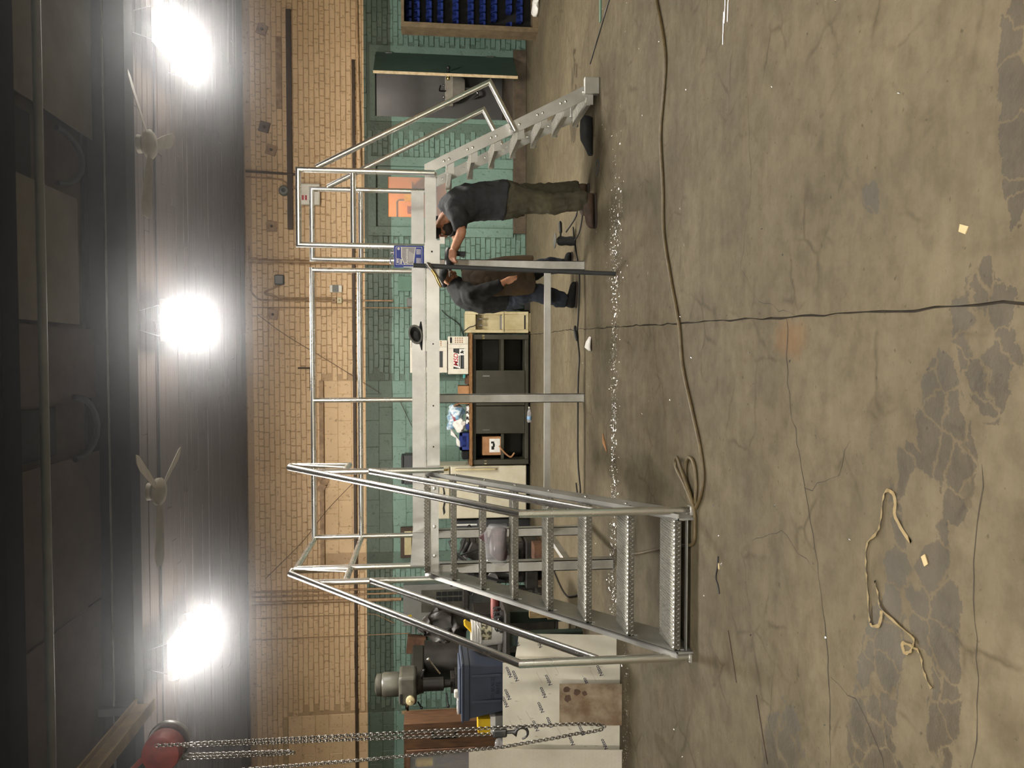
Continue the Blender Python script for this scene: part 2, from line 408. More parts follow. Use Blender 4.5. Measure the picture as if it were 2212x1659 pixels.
    for (zx, zy, rx, ry, an) in zones:
        ca, sa = math.cos(an), math.sin(an)
        dx = math_('SUBTRACT', sp.outputs['X'], zx + 0.08); dy = math_('SUBTRACT', sp.outputs['Y'], zy + 0.08)
        u = math_('DIVIDE', math_('ADD', math_('MULTIPLY', dx, ca), math_('MULTIPLY', dy, sa)), rx)
        v = math_('DIVIDE', math_('SUBTRACT', math_('MULTIPLY', dy, ca), math_('MULTIPLY', dx, sa)), ry)
        d2 = math_('ADD', math_('MULTIPLY', u, u), math_('MULTIPLY', v, v))
        k = math_('SUBTRACT', 1.55, d2, True)
        tot = k if tot is None else math_('MAXIMUM', tot, k)
    pick = math_('GREATER_THAN', math_('ADD', tot, math_('MULTIPLY', sepc.outputs[0], 0.7)), 1.05)
    wet = math_('MULTIPLY', math_('MULTIPLY', cells, pick), math_('GREATER_THAN', tot, 0.05))
    c = mixc('MULTIPLY', math_('MULTIPLY', wet, 0.9), c, (0.46, 0.44, 0.43, 1))
    # rusty seep by the control joint
    rx = math_('DIVIDE', math_('SUBTRACT', sp.outputs['X'], 0.16), 0.1); ry = math_('DIVIDE', math_('SUBTRACT', sp.outputs['Y'], 3.17), 0.16)
    rk = math_('SUBTRACT', 1.0, math_('ADD', math_('MULTIPLY', rx, rx), math_('MULTIPLY', ry, ry)), True)
    c = mixc('MIX', math_('MULTIPLY', rk, 0.35), c, rgb(120, 82, 44))
    # grime specks
    c = mixc('MULTIPLY', 0.8, c, ramp(noise(34, 3, 0.5).outputs['Fac'], 0.26, (0.45, 0.42, 0.38, 1), 0.33, (1, 1, 1, 1)))
    L.new(c, b.inputs['Base Color'])
    rg = math_('SUBTRACT', math_('MULTIPLY_ADD' if False else 'ADD', math_('MULTIPLY', noise(3, 4).outputs['Fac'], 0.2), 0.66), math_('MULTIPLY', wet, 0.28))
    L.new(rg, b.inputs['Roughness']); b.inputs['Specular IOR Level'].default_value = 0.25
    bp = n.new('ShaderNodeBump'); bp.inputs['Strength'].default_value = 0.35; bp.inputs['Distance'].default_value = 0.006
    L.new(noise(22, 4, 0.7).outputs['Fac'], bp.inputs['Height']); L.new(bp.outputs[0], b.inputs['Normal'])
    MATS['concrete_floor'] = m
floor_mat()
mat('joint_dark', rgb(62, 54, 44), 0.95, col2=rgb(46, 40, 33), nscale=14)

JX = [(-7.0, 0.30), (0.5, 0.13), (1.8, 0.135), (3.1, 0.165), (5.3, 0.22), (8.5, 0.29), (12, 0.33)]
def slab(bm, pl):
    prism(bm, [(x, y, -0.12) for x, y in pl], (0, 0, 0.12))
FL = struct(box('floor', -9, 8, -6, 12.4, -0.3, -0.012, 'joint_dark'))
rj = random.Random(4); JN = []
for (ya, xa), (yb_, xb_) in zip(JX, JX[1:]):
    kk = max(1, int((yb_ - ya) / .09))
    JN += [(ya + (yb_ - ya) * i / kk, xa + (xb_ - xa) * i / kk + (rj.uniform(-.006, .006) if ya > .4 else 0)) for i in range(kk)]
JN.append(JX[-1])
left = [(x - rj.uniform(.001, .006), y) for y, x in JN]; right = [(x + rj.uniform(.001, .007), y) for y, x in JN]
for pl in ([(-9, -6.99), *left, (-9, 12)], [(8, 12), *reversed(right), (8, -6.99)]):
    bm = bmesh.new(); slab(bm, pl[::-1] if pl[0][0] > 0 else pl); obj('floor_slab', bm, 'concrete_floor', FL)
# cracks that wander over the slab
def crack(pts, w=0.006, seed=0):
    w *= 0.55
    rd = random.Random(seed); P = []
    for a, b_ in zip(pts, pts[1:]):
        a, b_ = Vector(a + (0,)), Vector(b_ + (0,)); k = max(2, int((b_ - a).length / 0.05))
        for i in range(k): P.append(a.lerp(b_, i / k) + Vector((rd.uniform(-1, 1), rd.uniform(-1, 1), 0)) * 0.011)
    P.append(Vector(pts[-1] + (0,)))
    bm = bmesh.new(); prev = None
    for i, p in enumerate(P):
        d = (P[min(i + 1, len(P) - 1)] - P[max(i - 1, 0)]).normalized(); s = Vector((-d.y, d.x, 0)) * w * rd.uniform(0.25, 1.2) * (0.4 if i in (0, len(P) - 1) else 1)
        cur = (bm.verts.new(p + s + Vector((0, 0, 0.0008))), bm.verts.new(p - s + Vector((0, 0, 0.0008))))
        if prev: bm.faces.new((prev[0], prev[1], cur[1], cur[0]))
        prev = cur
    obj('crack', bm, 'joint_dark', FL)
crack([(0.17, 3.12), (-0.116, 3.117), (-0.537, 2.945), (-0.859, 2.825), (-1.137, 2.747), (-1.548, 2.719), (-2.2, 2.6)], 0.006, 1)
crack([(-0.537, 2.945), (-0.44, 2.70), (-0.30, 2.62)], 0.005, 2)
crack([(-0.84, 2.83), (-0.75, 3.15), (-0.86, 3.45)], 0.003, 3)
crack([(-1.2, 2.74), (-1.22, 2.55), (-1.33, 2.40), (-1.5, 2.3)], 0.005, 4)
crack([(0.17, 3.05), (0.25, 3.4), (0.42, 3.62), (0.75, 3.5), (1.25, 3.56)], 0.003, 5)
crack([(-0.3, 1.95), (-0.62, 1.98), (-0.95, 1.95), (-1.25, 1.98)], 0.004, 6)
crack([(-1.3, 3.2), (-1.62, 3.25), (-1.9, 3.05)], 0.0025, 7)

# --- back wall: mortar core with openings, bricks and blocks laid proud of it
BX0, BX1, CEIL = -7.5, 6.6, 4.13
DOOR_A = (3.56, 4.44, 0.0, 2.26)      # washroom opening
DOOR_B = (1.93, 2.84, 0.0, 2.26)      # green door with a window
def wall_core(bm):
    y0, y1 = WALL_Y, WALL_Y + 0.3
    xs = [BX0, DOOR_B[0], DOOR_B[1], DOOR_A[0], DOOR_A[1], BX1]
    for i in range(5):
        z0 = 2.26 if i in (1, 3) else -0.1
        quadbox(bm, xs[i], xs[i + 1], y0, y1, z0, CEIL + 0.3)
WB = struct(obj('wall_back', BM(wall_core), 'masonry_core_dark'))
BLOCK_A = (-3.12, -0.36, 0.0, 3.03)
BLOCK_B = (BX0, -5.42, 0.0, 3.60)
def inside(x, z, r): return r[0] < x < r[1] and r[2] < z < r[3]
def brick_mesh(w, h, d, rd):
    bm = bmesh.new(); c = 0.004
    pts = [(-w/2, -h/2), (w/2, -h/2), (w/2, h/2), (-w/2, h/2)]
    j = [(rd.uniform(-.005, .003), rd.uniform(-.004, .004)) for _ in pts]
    back = [bm.verts.new((x, 0.0, z)) for x, z in pts]
    frnt = [bm.verts.new((x * (1 - 2 * c / w) + a, -d + rd.uniform(-.002, .003), z * (1 - 2 * c / h) + b_)) for (x, z), (a, b_) in zip(pts, j)]
    bm.faces.new(frnt)
    for i in range(4): bm.faces.new((back[i], back[(i + 1) % 4], frnt[(i + 1) % 4], frnt[i]))
    bmesh.ops.recalc_face_normals(bm, faces=bm.faces)
    if sum(f.normal.y for f in bm.faces) > 0: bmesh.ops.reverse_faces(bm, faces=bm.faces)
    return bm
rb = random.Random(11)
def mesh_of(bm, name):
    me = bpy.data.meshes.new(name); bm.to_mesh(me); bm.free(); me.materials.append(MATS['painted_masonry']); return me
CH = 0.0765
STRETCH = [mesh_of(brick_mesh(0.205, 0.0690, 0.014, rb), 'brick') for _ in range(8)]
HEADER = [mesh_of(brick_mesh(0.099, 0.0690, 0.014, rb), 'brick') for _ in range(4)]
def piece(me, name, x, y, z, parent, rot=0.0):
    o = bpy.data.objects.new(name, me); COL.objects.link(o); o.parent = parent
    o.location = Vector((x, y, z)) - ORG[parent.name]; o.rotation_euler = (0, rot, 0); return o
rest = bmesh.new(); nb = 0
for r in range(int(CEIL / CH)):
    z = (r + 0.5) * CH; hd = (r % 6 == 3)
    w = 0.108 if hd else 0.213; x = BX0 + (0.1065 if r % 2 else 0.0) + rb.uniform(-.02, .02)
    while x < 6.2:
        xc = x + w / 2; x += w
        if any(inside(xc, z, q) or inside(xc - w * .4, z, q) or inside(xc + w * .4, z, q) for q in (BLOCK_A, BLOCK_B, DOOR_A, DOOR_B)): continue
        if inside(xc, z, (3.3, 4.62, 0, 2.4)) or inside(xc, z, (1.82, 2.95, 0, 2.42)) or xc < -6.6 or xc > 5.7: continue
        me = rb.choice(HEADER if hd else STRETCH); yy = WALL_Y + rb.uniform(-.004, .006); zz = z + rb.uniform(-.003, .003); ro = rb.uniform(-.012, .012)
        if 0.12 < xc < 3.3 and z > 2.44 and nb < 300: piece(me, 'brick', xc, yy, zz, WB, ro); nb += 1
        else:
            M = Matrix.Translation((xc, yy, zz)) @ Matrix.Rotation(ro, 4, 'Y'); base = len(rest.verts)
            vv = [rest.verts.new(M @ v.co) for v in me.vertices]
            for p in me.polygons: rest.faces.new([vv[i] for i in p.vertices])
bo = obj('brickwork', rest, 'painted_masonry', WB, kind='stuff')
# concrete-block infill of two old openings
BLK = [mesh_of(brick_mesh(0.398, 0.199, 0.006, rb), 'block') for _ in range(4)]
HBLK = [mesh_of(brick_mesh(0.198, 0.199, 0.006, rb), 'block') for _ in range(2)]
for (x0, x1, z0, z1) in (BLOCK_A, (-6.6, BLOCK_B[1], 0.0, 3.6)):
    for r in range(int((z1 - z0) / 0.2016 + 0.05)):
        z = z1 - (r + 0.5) * 0.2016; x = x1
        if r % 2: piece(HBLK[r % 2], 'block', x - 0.1, WALL_Y, z, WB); x -= 0.2
        while x - 0.39 > x0:
            piece(rb.choice(BLK), 'block', x - 0.2, WALL_Y + rb.uniform(-.001, .002), z, WB); x -= 0.4
        if x - x0 > 0.18: piece(HBLK[0], 'block', x - 0.1, WALL_Y, z, WB)
# sills, lintel bars and the long rail fixed along the wall
def trim(n, *a, **k): return struct(box('trim_%d' % n, *a, **k))
trim(1, -3.12, -0.36, WALL_Y - 0.045, WALL_Y, 3.035, 3.10, 'tan_conduit', bev=0.004)
trim(2, 1.87, 5.05, WALL_Y - 0.05, WALL_Y, 3.455, 3.53, 'brown_bar')
trim(3, 3.62, 4.66, WALL_Y - 0.03, WALL_Y, 3.60, 3.68, 'tan_conduit')
trim(4, 2.78, 4.37, WALL_Y - 0.04, WALL_Y, 2.545, 2.59, 'brown_bar')
trim(5, -6.6, 2.02, WALL_Y - 0.05, WALL_Y, 2.562, 2.602, 'brown_bar')
trim(6, -6.6, -5.42, WALL_Y - 0.035, WALL_Y, 3.60, 3.66, 'pale_wood')
# other walls, off frame, so light bounces as in a closed hall
struct(box('wall_left', -9.2, -9, -6, 12.1, 0, 4.5, 'painted_masonry'))
struct(box('wall_right', 8, 8.2, -6, 12.1, 0, 4.5, 'painted_masonry'))
struct(box('wall_front', -9, 8, -6.2, -6, 0, 4.5, 'painted_masonry'))

# --- ceiling: board deck near the wall, sheet panels in the nearer bay
CL = struct(box('ceiling', -9.2, 8.2, -6.2, 12.1, 4.32, 4.5, 'ceiling_board'))
rc = random.Random(3)
PLANKS = {}
y = 7.02
while y < 11.7:
    x = -7.5 + rc.uniform(-1.2, 0)
    while x < 6.6:
        Lp = rc.uniform(2.6, 4.4); z = 4.13 + rc.uniform(-.006, .006)
        if 'p' not in PLANKS:
            bm = bmesh.new(); quadbox(bm, -.5, .5, -.064, .064, 0, .03)
            me = bpy.data.meshes.new('plank'); bm.to_mesh(me); bm.free(); me.materials.append(MATS['deck_wood']); PLANKS['p'] = me
        o = bpy.data.objects.new('deck_plank', PLANKS['p']); COL.objects.link(o); o.parent = CL
        o.location = Vector((x + Lp / 2, y, z)) - ORG[CL.name]; o.scale = (Lp - .006, 1, 1); o.rotation_euler = (rc.uniform(-.02, .02), 0, 0)
        x += Lp
    y += 0.135
# sheet boards screwed up between the beams, of different tone
for (x0, x1, y0, y1, z, m_) in ((1.77, 3.4, 4.9, 6.75, 4.22, 'ceiling_board_pale'), (1.25, 1.72, 4.9, 5.9, 4.30, 'ceiling_board_dark'), (0.25, 1.22, 4.9, 6.40, 4.20, 'ceiling_board_pale'), (-0.34, 0.22, 4.9, 6.75, 4.23, 'ceiling_board'),
        (-0.75, -0.38, 4.9, 6.2, 4.30, 'ceiling_board_dark'), (-2.0, -0.78, 4.9, 6.75, 4.21, 'ceiling_board'), (-3.3, -2.03, 4.9, 6.75, 4.22, 'ceiling_board'), (-4.6, -3.33, 4.9, 6.75, 4.21, 'ceiling_board'), (3.43, 4.8, 4.9, 6.75, 4.22, 'ceiling_board')):
    box('ceiling_sheet', x0, x1, y0, y1, z, z + 0.012, m_, CL)
# steel beam across the hall
t = thing('steel_beam', (0, 6.84, 3.96), 'dark steel roof beam across the hall that the ceiling fans hang from', 'beam')
box('web', -8.9, 7.9, 6.825, 6.855, 3.98, 4.30, 'beam_dark', t); box('flange', -8.9, 7.9, 6.74, 6.94, 3.96, 3.985, 'beam_dark', t); box('flange', -8.9, 7.9, 6.74, 6.94, 4.295, 4.318, 'beam_dark', t)
t = thing('steel_beam', (0, 4.9, 3.96), 'dark steel roof beam at the very top edge of the view', 'beam')
box('web', -8.9, 7.9, 4.885, 4.915, 3.98, 4.30, 'beam_dark', t); box('flange', -8.9, 7.9, 4.8, 5.0, 3.96, 3.985, 'beam_dark', t); box('flange', -8.9, 7.9, 4.8, 5.0, 4.295, 4.318, 'beam_dark', t)
t = rod('roof_pipe', [(-8, 5.42, 4.02), (7, 5.42, 4.02)], 0.028, 'grey_paint'); tag(t, 'long straight pipe crossing under the ceiling sheets', 'pipe')
t = rod('conduit', [(-8, 6.72, 4.12), (7, 6.72, 4.12)], 0.009, 'grey_paint'); tag(t, 'thin pale conduit clipped along the dark roof beam', 'conduit')
t = rod('conduit', [(-8, 7.9, 4.112), (7, 7.9, 4.112)], 0.009, 'dark_grey'); tag(t, 'thin conduit feeding the three bright ceiling lights', 'conduit')
for k, (x, y_, r_, s_) in enumerate(((1.47, 5.95, 0.20, 'right'), (-0.55, 6.15, 0.24, 'left'))):
    pts = [(x + r_ * math.cos(a), y_ + 0.25 * math.sin(a) + 0.1, 4.19 - 0.07 * math.sin(a)) for a in [math.pi * i / 10 for i in range(11)]]
    tag(rod('roof_hose', pts, 0.022, 'black_rubber'), ('dark hose looping below the ceiling above the ladder end', 'dark hose looping below the ceiling above the stair end')[k], 'hose')

# --- added scatter volume under the roof, imitating lens bloom round the lamps
hz = bpy.data.materials.new('bloom_scatter'); hz.use_nodes = True
hn = hz.node_tree; hn.nodes.remove(hn.nodes['Principled BSDF'])
hs = hn.nodes.new('ShaderNodeVolumeScatter'); hs.inputs['Density'].default_value = 0.023; hs.inputs['Anisotropy'].default_value = 0.87
hs.inputs['Color'].default_value = (0.92, 0.94, 1.0, 1)
hn.links.new(hs.outputs[0], hn.nodes['Material Output'].inputs['Volume'])
tag(box('bloom_haze', -8.9, 7.9, 2.8, 11.7, 2.75, 4.29, hz, kind='stuff'), 'added scatter volume under the roof imitating lens bloom around the lights', 'haze')
scn.cycles.volume_bounces = 0

# ================================================================== LAMPS AND FANS
mat('lamp_body', rgb(214, 214, 212), 0.5)
led = bpy.data.materials.new('led_panel'); led.use_nodes = True
lb = led.node_tree.nodes['Principled BSDF']; lb.inputs['Base Color'].default_value = (1, 1, 1, 1)
lb.inputs['Emission Color'].default_value = (1.0, 0.95, 0.86, 1); lb.inputs['Emission Strength'].default_value = LAMP
MATS['led_panel'] = led
def highbay(x, y, label):
    t = thing('high_bay_light', (x, y, 3.84), label, 'ceiling light', 'LED high-bay lights')
    box('housing', x - .19, x + .19, y - .56, y + .56, 3.878, 3.93, 'lamp_body', t, bev=.004)
    box('lens', x - .178, x + .178, y - .545, y + .545, 3.84, 3.878, 'led_panel', t)
    for sx, sy in ((-.15, -.5), (.15, -.5), (-.15, .5), (.15, .5)):
        rod('hanger', [(x + sx, y + sy, 3.93), (x + sx * .6, y + sy, 4.125 if y > 6 else 4.32)], .004, 'steel', t, n=6)
    return t
highbay(2.99, 7.86, 'bright LED ceiling light above the ladder end, rightmost of the three')
highbay(0.33, 7.96, 'bright LED ceiling light in the middle of the hall')
highbay(-2.85, 8.02, 'bright LED ceiling light above the stair end, leftmost of the three')
for y_, w_ in ((0.4, 'row over the open floor'), (-4.4, 'row by the front wall')):
    for x_, n_ in ((2.99, 'right'), (0.33, 'middle'), (-2.85, 'left')):
        highbay(x_, y_, 'LED ceiling light out of frame, %s of the %s' % (n_, w_))
def fan(x, y, rz, label):
    t = thing('ceiling_fan', (x, y, 3.83), label, 'fan', 'ceiling fans')
    bm = bmesh.new(); tube(bm, [(x, y, 3.88), (x, y, 3.972)], .02, 10); lathe(bm, [(.02, .06), (.075, .085), (.08, .122)], (x, y, 3.85), n=18); obj('stem', bm, 'fan_ivory', t, smooth=True)
    bm = bmesh.new(); lathe(bm, [(.02, 3.835), (.1, 3.842), (.125, 3.865), (.12, 3.9), (.05, 3.925)], (x, y, 0), n=24); obj('motor', bm, 'fan_ivory', t, smooth=True)
    for k in range(3):
        a = rz + k * 2 * math.pi / 3; ca, sa = math.cos(a), math.sin(a)
        pl = [(.1, -.03), (.3, -.055), (.58, -.07), (.66, -.04), (.66, .04), (.58, .07), (.3, .055), (.1, .03)]
        bm = bmesh.new(); prism(bm, [(x + ca * u - sa * v, y + sa * u + ca * v, 3.868 + v * .25) for u, v in pl], (0, 0, .005)); obj('blade', bm, 'fan_ivory', t)
    return t
fan(1.83, 7.06, 3.35, 'ivory three-blade ceiling fan between the middle and right lights')
fan(-1.2, 7.16, 3.2, 'ivory three-blade ceiling fan between the middle and left lights')

# ================================================================== ALUMINIUM ACCESS PLATFORM
PX, PY, DZ = -1.6875, 6.0493, 1.527
def P3(lx, ly, z): return Vector((PX + lx, PY + ly, z))
def pbox(name, lx0, lx1, ly0, ly1, z0, z1, m, parent, bev=0.0, kind=None):
    return box(name, PX + lx0, PX + lx1, PY + ly0, PY + ly1, z0, z1, m, parent, bev, kind=kind)
def ppipe(name, pts, parent, r=.024, m='aluminium', rad=0.0):
    q = [P3(*p) for p in pts]
    if rad: q = rounded(q, rad)
    return rod(name, q, r, m, parent, n=16)
T = thing('access_platform', P3(1.6, .8, 0), 'long bare aluminium access platform on legs with pipe guardrails', 'platform')
# deck with diamond lugs
DECKP = [(0, 0), (2.57, 0), (2.57, 1.38), (0, 1.38)]
def lug(bm, c, u, v, n_, a=.011, w=.0032, h=.0022):
    c = Vector(c); pts = [c - u * a, c - v * w, c + u * a, c + v * w]
    b0 = [bm.verts.new(p) for p in pts]; top = [bm.verts.new(c + (p - c) * .45 + n_ * h) for p in pts]
    bm.faces.new(top)
    for i in range(4): bm.faces.new((b0[i], b0[(i + 1) % 4], top[(i + 1) % 4], top[i]))
X_, Y_, Z_ = Vector((1, 0, 0)), Vector((0, 1, 0)), Vector((0, 0, 1)); rd = random.Random(5)
# open bar grating: a rim plate, bearing bars and cross rods
bm = bmesh.new()
for a in ((.004, 2.566, .003, .04), (.004, 2.566, 1.33, 1.368), (.004, .04, .04, 1.33), (2.53, 2.566, .04, 1.33)): quadbox(bm, PX + a[0], PX + a[1], PY + a[2], PY + a[3], DZ - .012, DZ - .005)
obj('deck_rim', bm, 'aluminium_plate', T)
bm = bmesh.new()
for i in range(42): quadbox(bm, PX + .04, PX + 2.53, PY + .05 + i * .0305, PY + .053 + i * .0305, DZ - .011, DZ - .003)
for i in range(25): quadbox(bm, PX + .09 + i * .1, PX + .096 + i * .1, PY + .04, PY + 1.33, DZ - .012, DZ - .004)
obj('deck_grating', bm, 'aluminium_plate', T, kind='stuff')
# rough bright weld bead along the deck edge
bm = bmesh.new(); pr = [P3(.84 + i * .0104, -.001 + rd.uniform(-.001, .001), DZ - .012 + rd.uniform(-.0015, .0015)) for i in range(150)]
tube(bm, pr, [rd.uniform(.003, .0065) for _ in pr], 6); obj('weld_bead', bm, 'weld_white', T, smooth=True)
# channels round the deck
def channel(name, lx0, lx1, ly, z0, z1, m='aluminium_plate', out=-1):
    """C channel along x: web on the outer side, flanges inwards"""
    bm = bmesh.new(); s = .05 * -out
    quadbox(bm, PX + lx0, PX + lx1, PY + min(ly, ly + .008 * -out), PY + max(ly, ly + .008 * -out), z0, z1)
    for zz in (z0, z1 - .008): quadbox(bm, PX + lx0, PX + lx1, PY + min(ly + .008 * -out, ly + s), PY + max(ly + .008 * -out, ly + s), zz, zz + .008)
    return obj(name, bm, m, T)
channel('front_channel', 0.775, 2.405, 0.0, 1.409, DZ - .019)
channel('front_channel', -.0, .772, 0.004, 1.420, DZ - .040)
channel('front_channel', 2.575, 3.275, .69, 1.424, DZ - .008)
channel('back_channel', 0, 3.28, 1.38, 1.409, DZ - .02, out=1)
for lx in (0.0, .62, 1.27, 1.9, 2.52, 3.23):
    ly0 = .01 if lx < 2.6 else .7
    pbox('cross_channel', lx, lx + .04, ly0, 1.37, 1.412, DZ - .021, 'aluminium_dull', T)
bm = bmesh.new(); quadbox(bm, *[v for p in zip((PX + 2.405, PY - .012, 1.404), (PX + 2.585, PY + .0, 1.518)) for v in p]); quadbox(bm, PX + 2.556, PX + 2.61, PY - .012, PY, 1.366, 1.404)
obj('end_plate', bm, 'aluminium_plate', T)
pbox('splice_hole', 2.49, 2.503, -.0135, -.012, 1.458, 1.472, 'black_print', T)
for lx in (.98, 1.78, 1.30): pbox('bolt_hole', lx, lx + .011, -.0012, .0002, 1.452, 1.463, 'black_print', T)
# toe boards
pbox('toe_board', .005, 2.545, 1.372, 1.38, DZ + .002, 1.645, 'aluminium_plate', T)
pbox('toe_board', 2.575, 3.25, 1.372, 1.38, DZ + .002, 1.648, 'aluminium_plate', T)
pbox('toe_board', -.006, .002, .21, 1.37, DZ + .002, 1.645, 'aluminium_plate', T)
# legs and braces
def leg(lx, ly, top=1.41, m='aluminium_dull'):
    bm = bmesh.new(); w = .042
    quadbox(bm, PX + lx - w, PX + lx + w, PY + ly - w, PY + ly - w + .006, 0.006, top)
    quadbox(bm, PX + lx - w, PX + lx - w + .006, PY + ly - w, PY + ly + w, 0.006, top)
    quadbox(bm, PX + lx + w - .006, PX + lx + w, PY + ly - w, PY + ly + w, 0.006, top)
    quadbox(bm, PX + lx - w, PX + lx + w, PY + ly + w - .006, PY + ly + w, 0.006, top)
    o = obj('leg', bm, m, T)
    pbox('foot_plate', lx - .045, lx + .045, ly - .045, ly + .045, 0, .006, 'steel', o); return o
leg(.0, .12, 1.415); leg(.0, 1.33); leg(1.29, 1.33); leg(2.56, 1.33)
pbox('brace', .042, 1.248, 1.31, 1.35, .325, .385, 'aluminium_plate', T); pbox('brace', 1.332, 2.518, 1.31, 1.35, .325, .385, 'aluminium_plate', T)
pbox('brace', -.02, .02, .162, 1.288, .33, .385, 'aluminium_dull', T)
# guardrails: 48 mm pipe
def rail(name, a, b_, z): return ppipe(name, [(a[0], a[1], z), (b_[0], b_[1], z)], T)
YB = 1.425
for lx in (-.03, 1.275, 2.50): ppipe('rail_post', [(lx, YB, 1.43), (lx, YB, 2.575)], T)
rail('top_rail', (-.03, YB), (2.524, YB), 2.575)
rail('mid_rail', (-.03, YB), (1.25, YB), 2.135); rail('mid_rail', (1.30, YB), (2.48, YB), 2.135)
ppipe('rail_post', [(-.05, .40, 1.45), (-.05, .40, 2.575)], T)
rail('top_rail', (-.05, .376), (-.05, YB), 2.575); rail('mid_rail', (-.05, .42), (-.05, YB), 2.135)
ppipe('guard_frame', [(2.60, YB, 1.43), (2.60, YB, 2.572), (3.255, YB, 2.572), (3.255, YB, 1.43)], T); rail('mid_rail', (2.62, YB), (3.235, YB), 2.12)
ppipe('guard_frame', [(2.625, .655, 1.44), (2.625, .655, 2.572), (3.252, .655, 2.572), (3.252, .655, 1.435)], T); rail('mid_rail', (2.65, .655), (3.23, .655), 2.12)

# ================================================================== NEAR STAIR
RISE, GO, TD = .2033, .2559, .281
S = thing('aluminium_stair', P3(.38, -.9, 0), 'near aluminium stair of seven grated treads with pipe handrails', 'stair')
mat('grating_alu', rgb(212, 210, 202), 0.6, metal=.8, nscale=60, col2=rgb(170, 168, 160))
def tread(lx0, lx1, yf, yb, z, parent, axis='y'):
    """grated tread with a diamond-plate nosing. axis y: walks along +y; axis x: walks along x (ladder)"""
    def V(a, d, zz): return P3(a, d, zz) if axis == 'y' else P3(d, a, zz)
    def bx(bm, a0, a1, d0, d1, z0, z1):
        p, q = V(a0, d0, z0), V(a1, d1, z1)
        quadbox(bm, min(p.x, q.x), max(p.x, q.x), min(p.y, q.y), max(p.y, q.y), z0, z1)
    sg = 1 if yb > yf else -1
    bm = bmesh.new(); bx(bm, lx0, lx1, yf, yf + .004 * sg, z - .036, z); bx(bm, lx0, lx1, yf + .004 * sg, yf + .028 * sg, z - .004, z)
    o = obj('tread', bm, 'nosing_alu', parent)
    bm = bmesh.new(); w = Vector((1, 0, 0)) if axis == 'y' else Vector((0, 1, 0)); out = (Vector((0, -1, 0)) if axis == 'y' else Vector((1, 0, 0))) * (sg if axis == 'y' else -sg)
    n_ = int((lx1 - lx0) / .0128)
    for i in range(n_):
        a = lx0 + (i + .5) * (lx1 - lx0) / n_; s = 1 if i % 2 else -1
        lug(bm, V(a, yf, z - (.012 if s > 0 else .026)), (w * .6 + Z_ * s).normalized(), (w - Z_ * s * .6).normalized(), out, a=.0125, w=.0046, h=.0045)
    for i in range(n_ // 2):
        a = lx0 + (i + .5) * (lx1 - lx0) / (n_ // 2)
        lug(bm, V(a, yf + .014 * sg, z), w, Vector((0, 1, 0)) if axis == 'y' else Vector((1, 0, 0)), Z_, a=.009, w=.005, h=.005)
    obj('nosing_lugs', bm, 'aluminium', o, kind='stuff')
    bm = bmesh.new(); d0 = yf + .03 * sg; L_ = abs(yb - d0); nb_ = max(1, int(L_ / .0145))
    for i in range(nb_ + 1):
        d = d0 + sg * L_ * i / nb_; bx(bm, lx0 + .004, lx1 - .004, d, d + .0062 * sg, z - .034, z - .001)
    nc = int((lx1 - lx0) / .016)
    for i in range(nc + 1):
        a = lx0 + .004 + (lx1 - lx0 - .008) * i / nc; big = i % 6 == 0
        bx(bm, a - (.0035 if big else .0028), a + (.0035 if big else .0028), d0, yb, z - (.02 if big else .007), z + (.0022 if big else .0008))
    obj('grating', bm, 'grating_alu', o, kind='stuff')
    bm = bmesh.new()
    for a in (lx0, lx1 - .006): bx(bm, a, a + .006, yf, yb, z - .058, z - .004)
    obj('end_bracket', bm, 'aluminium_plate', o, kind='stuff')
    return o
for k in range(1, 8): tread(.004, .758, -GO * k, -GO * k + TD, DZ - RISE * k, S)
tread(.004, .758, -.036, -.006, DZ, S)
SL = RISE / GO
def stringer(lx0, lx1, par):
    yb_, yt = -1.815, 0.0
    zt = lambda y: DZ + SL * (y + .0) + .012
    yt = -.002
    pl = [(yb_, 0.0), (yb_, zt(yb_)), (yt, zt(yt) - .012), (yt, 1.285), (yb_ + .30, 0.0)]
    bm = bmesh.new(); prism(bm, [P3(lx0, y, z) for y, z in pl], (lx1 - lx0, 0, 0))
    # top flange
    fl = [(yb_, zt(yb_)), (yb_, zt(yb_) - .008), (yt, zt(yt) - .020), (yt, zt(yt) - .012)]
    w = .035 if lx0 < .1 else -.035
    prism(bm, [P3(lx0 if w < 0 else lx1, y, z) for y, z in fl], (w * -1 if lx0 < .1 else -w, 0, 0))
    return obj('stringer', bm, 'aluminium_plate', par)
for lx0, lx1 in ((-.008, .002), (.760, .770)):
    st = stringer(lx0, lx1, S)
    for k in range(1, 8):
        for q in (0, 1):
            yy, zz = -GO * k + .10 + q * .10, DZ - RISE * k - .035
            bm = bmesh.new(); s_ = -1 if lx0 < .1 else 1; xx = lx0 if lx0 < .1 else lx1
            lathe(bm, [(.011, 0), (.010, .004 * s_), (.005, .007 * s_)], P3(xx, yy, zz), 'x', 10); obj('rivet', bm, 'aluminium', st, smooth=True)
for lx in (-.045, .807):
    ly0 = -1.765
    h_ = ppipe('handrail', [(lx, ly0, .012), (lx, ly0, .99), (lx, .235, 2.592), (lx, .315, 2.592), (lx, .315, 2.135), (lx, -.01, 2.135)], S)
    ppipe('mid_rail', [(lx, ly0 + .02, .545), (lx, -.03, 1.942)], S)
    ppipe('rail_post', [(lx, -.03, 1.378), (lx, -.03, 2.375)], S)
    pbox('post_base', lx - .024, lx + .024, ly0 - .03, ly0 + .03, 0, .012, 'aluminium_dull', S)
    s_ = 1 if lx < 0 else -1
    bm = bmesh.new()
    for zz, yy in ((.10, ly0), (1.43, -.03)): tube(bm, [P3(lx + s_ * .02, yy, zz), P3(lx + s_ * .04, yy, zz)], .012, 10)
    obj('spacer', bm, 'aluminium', S, kind='stuff')
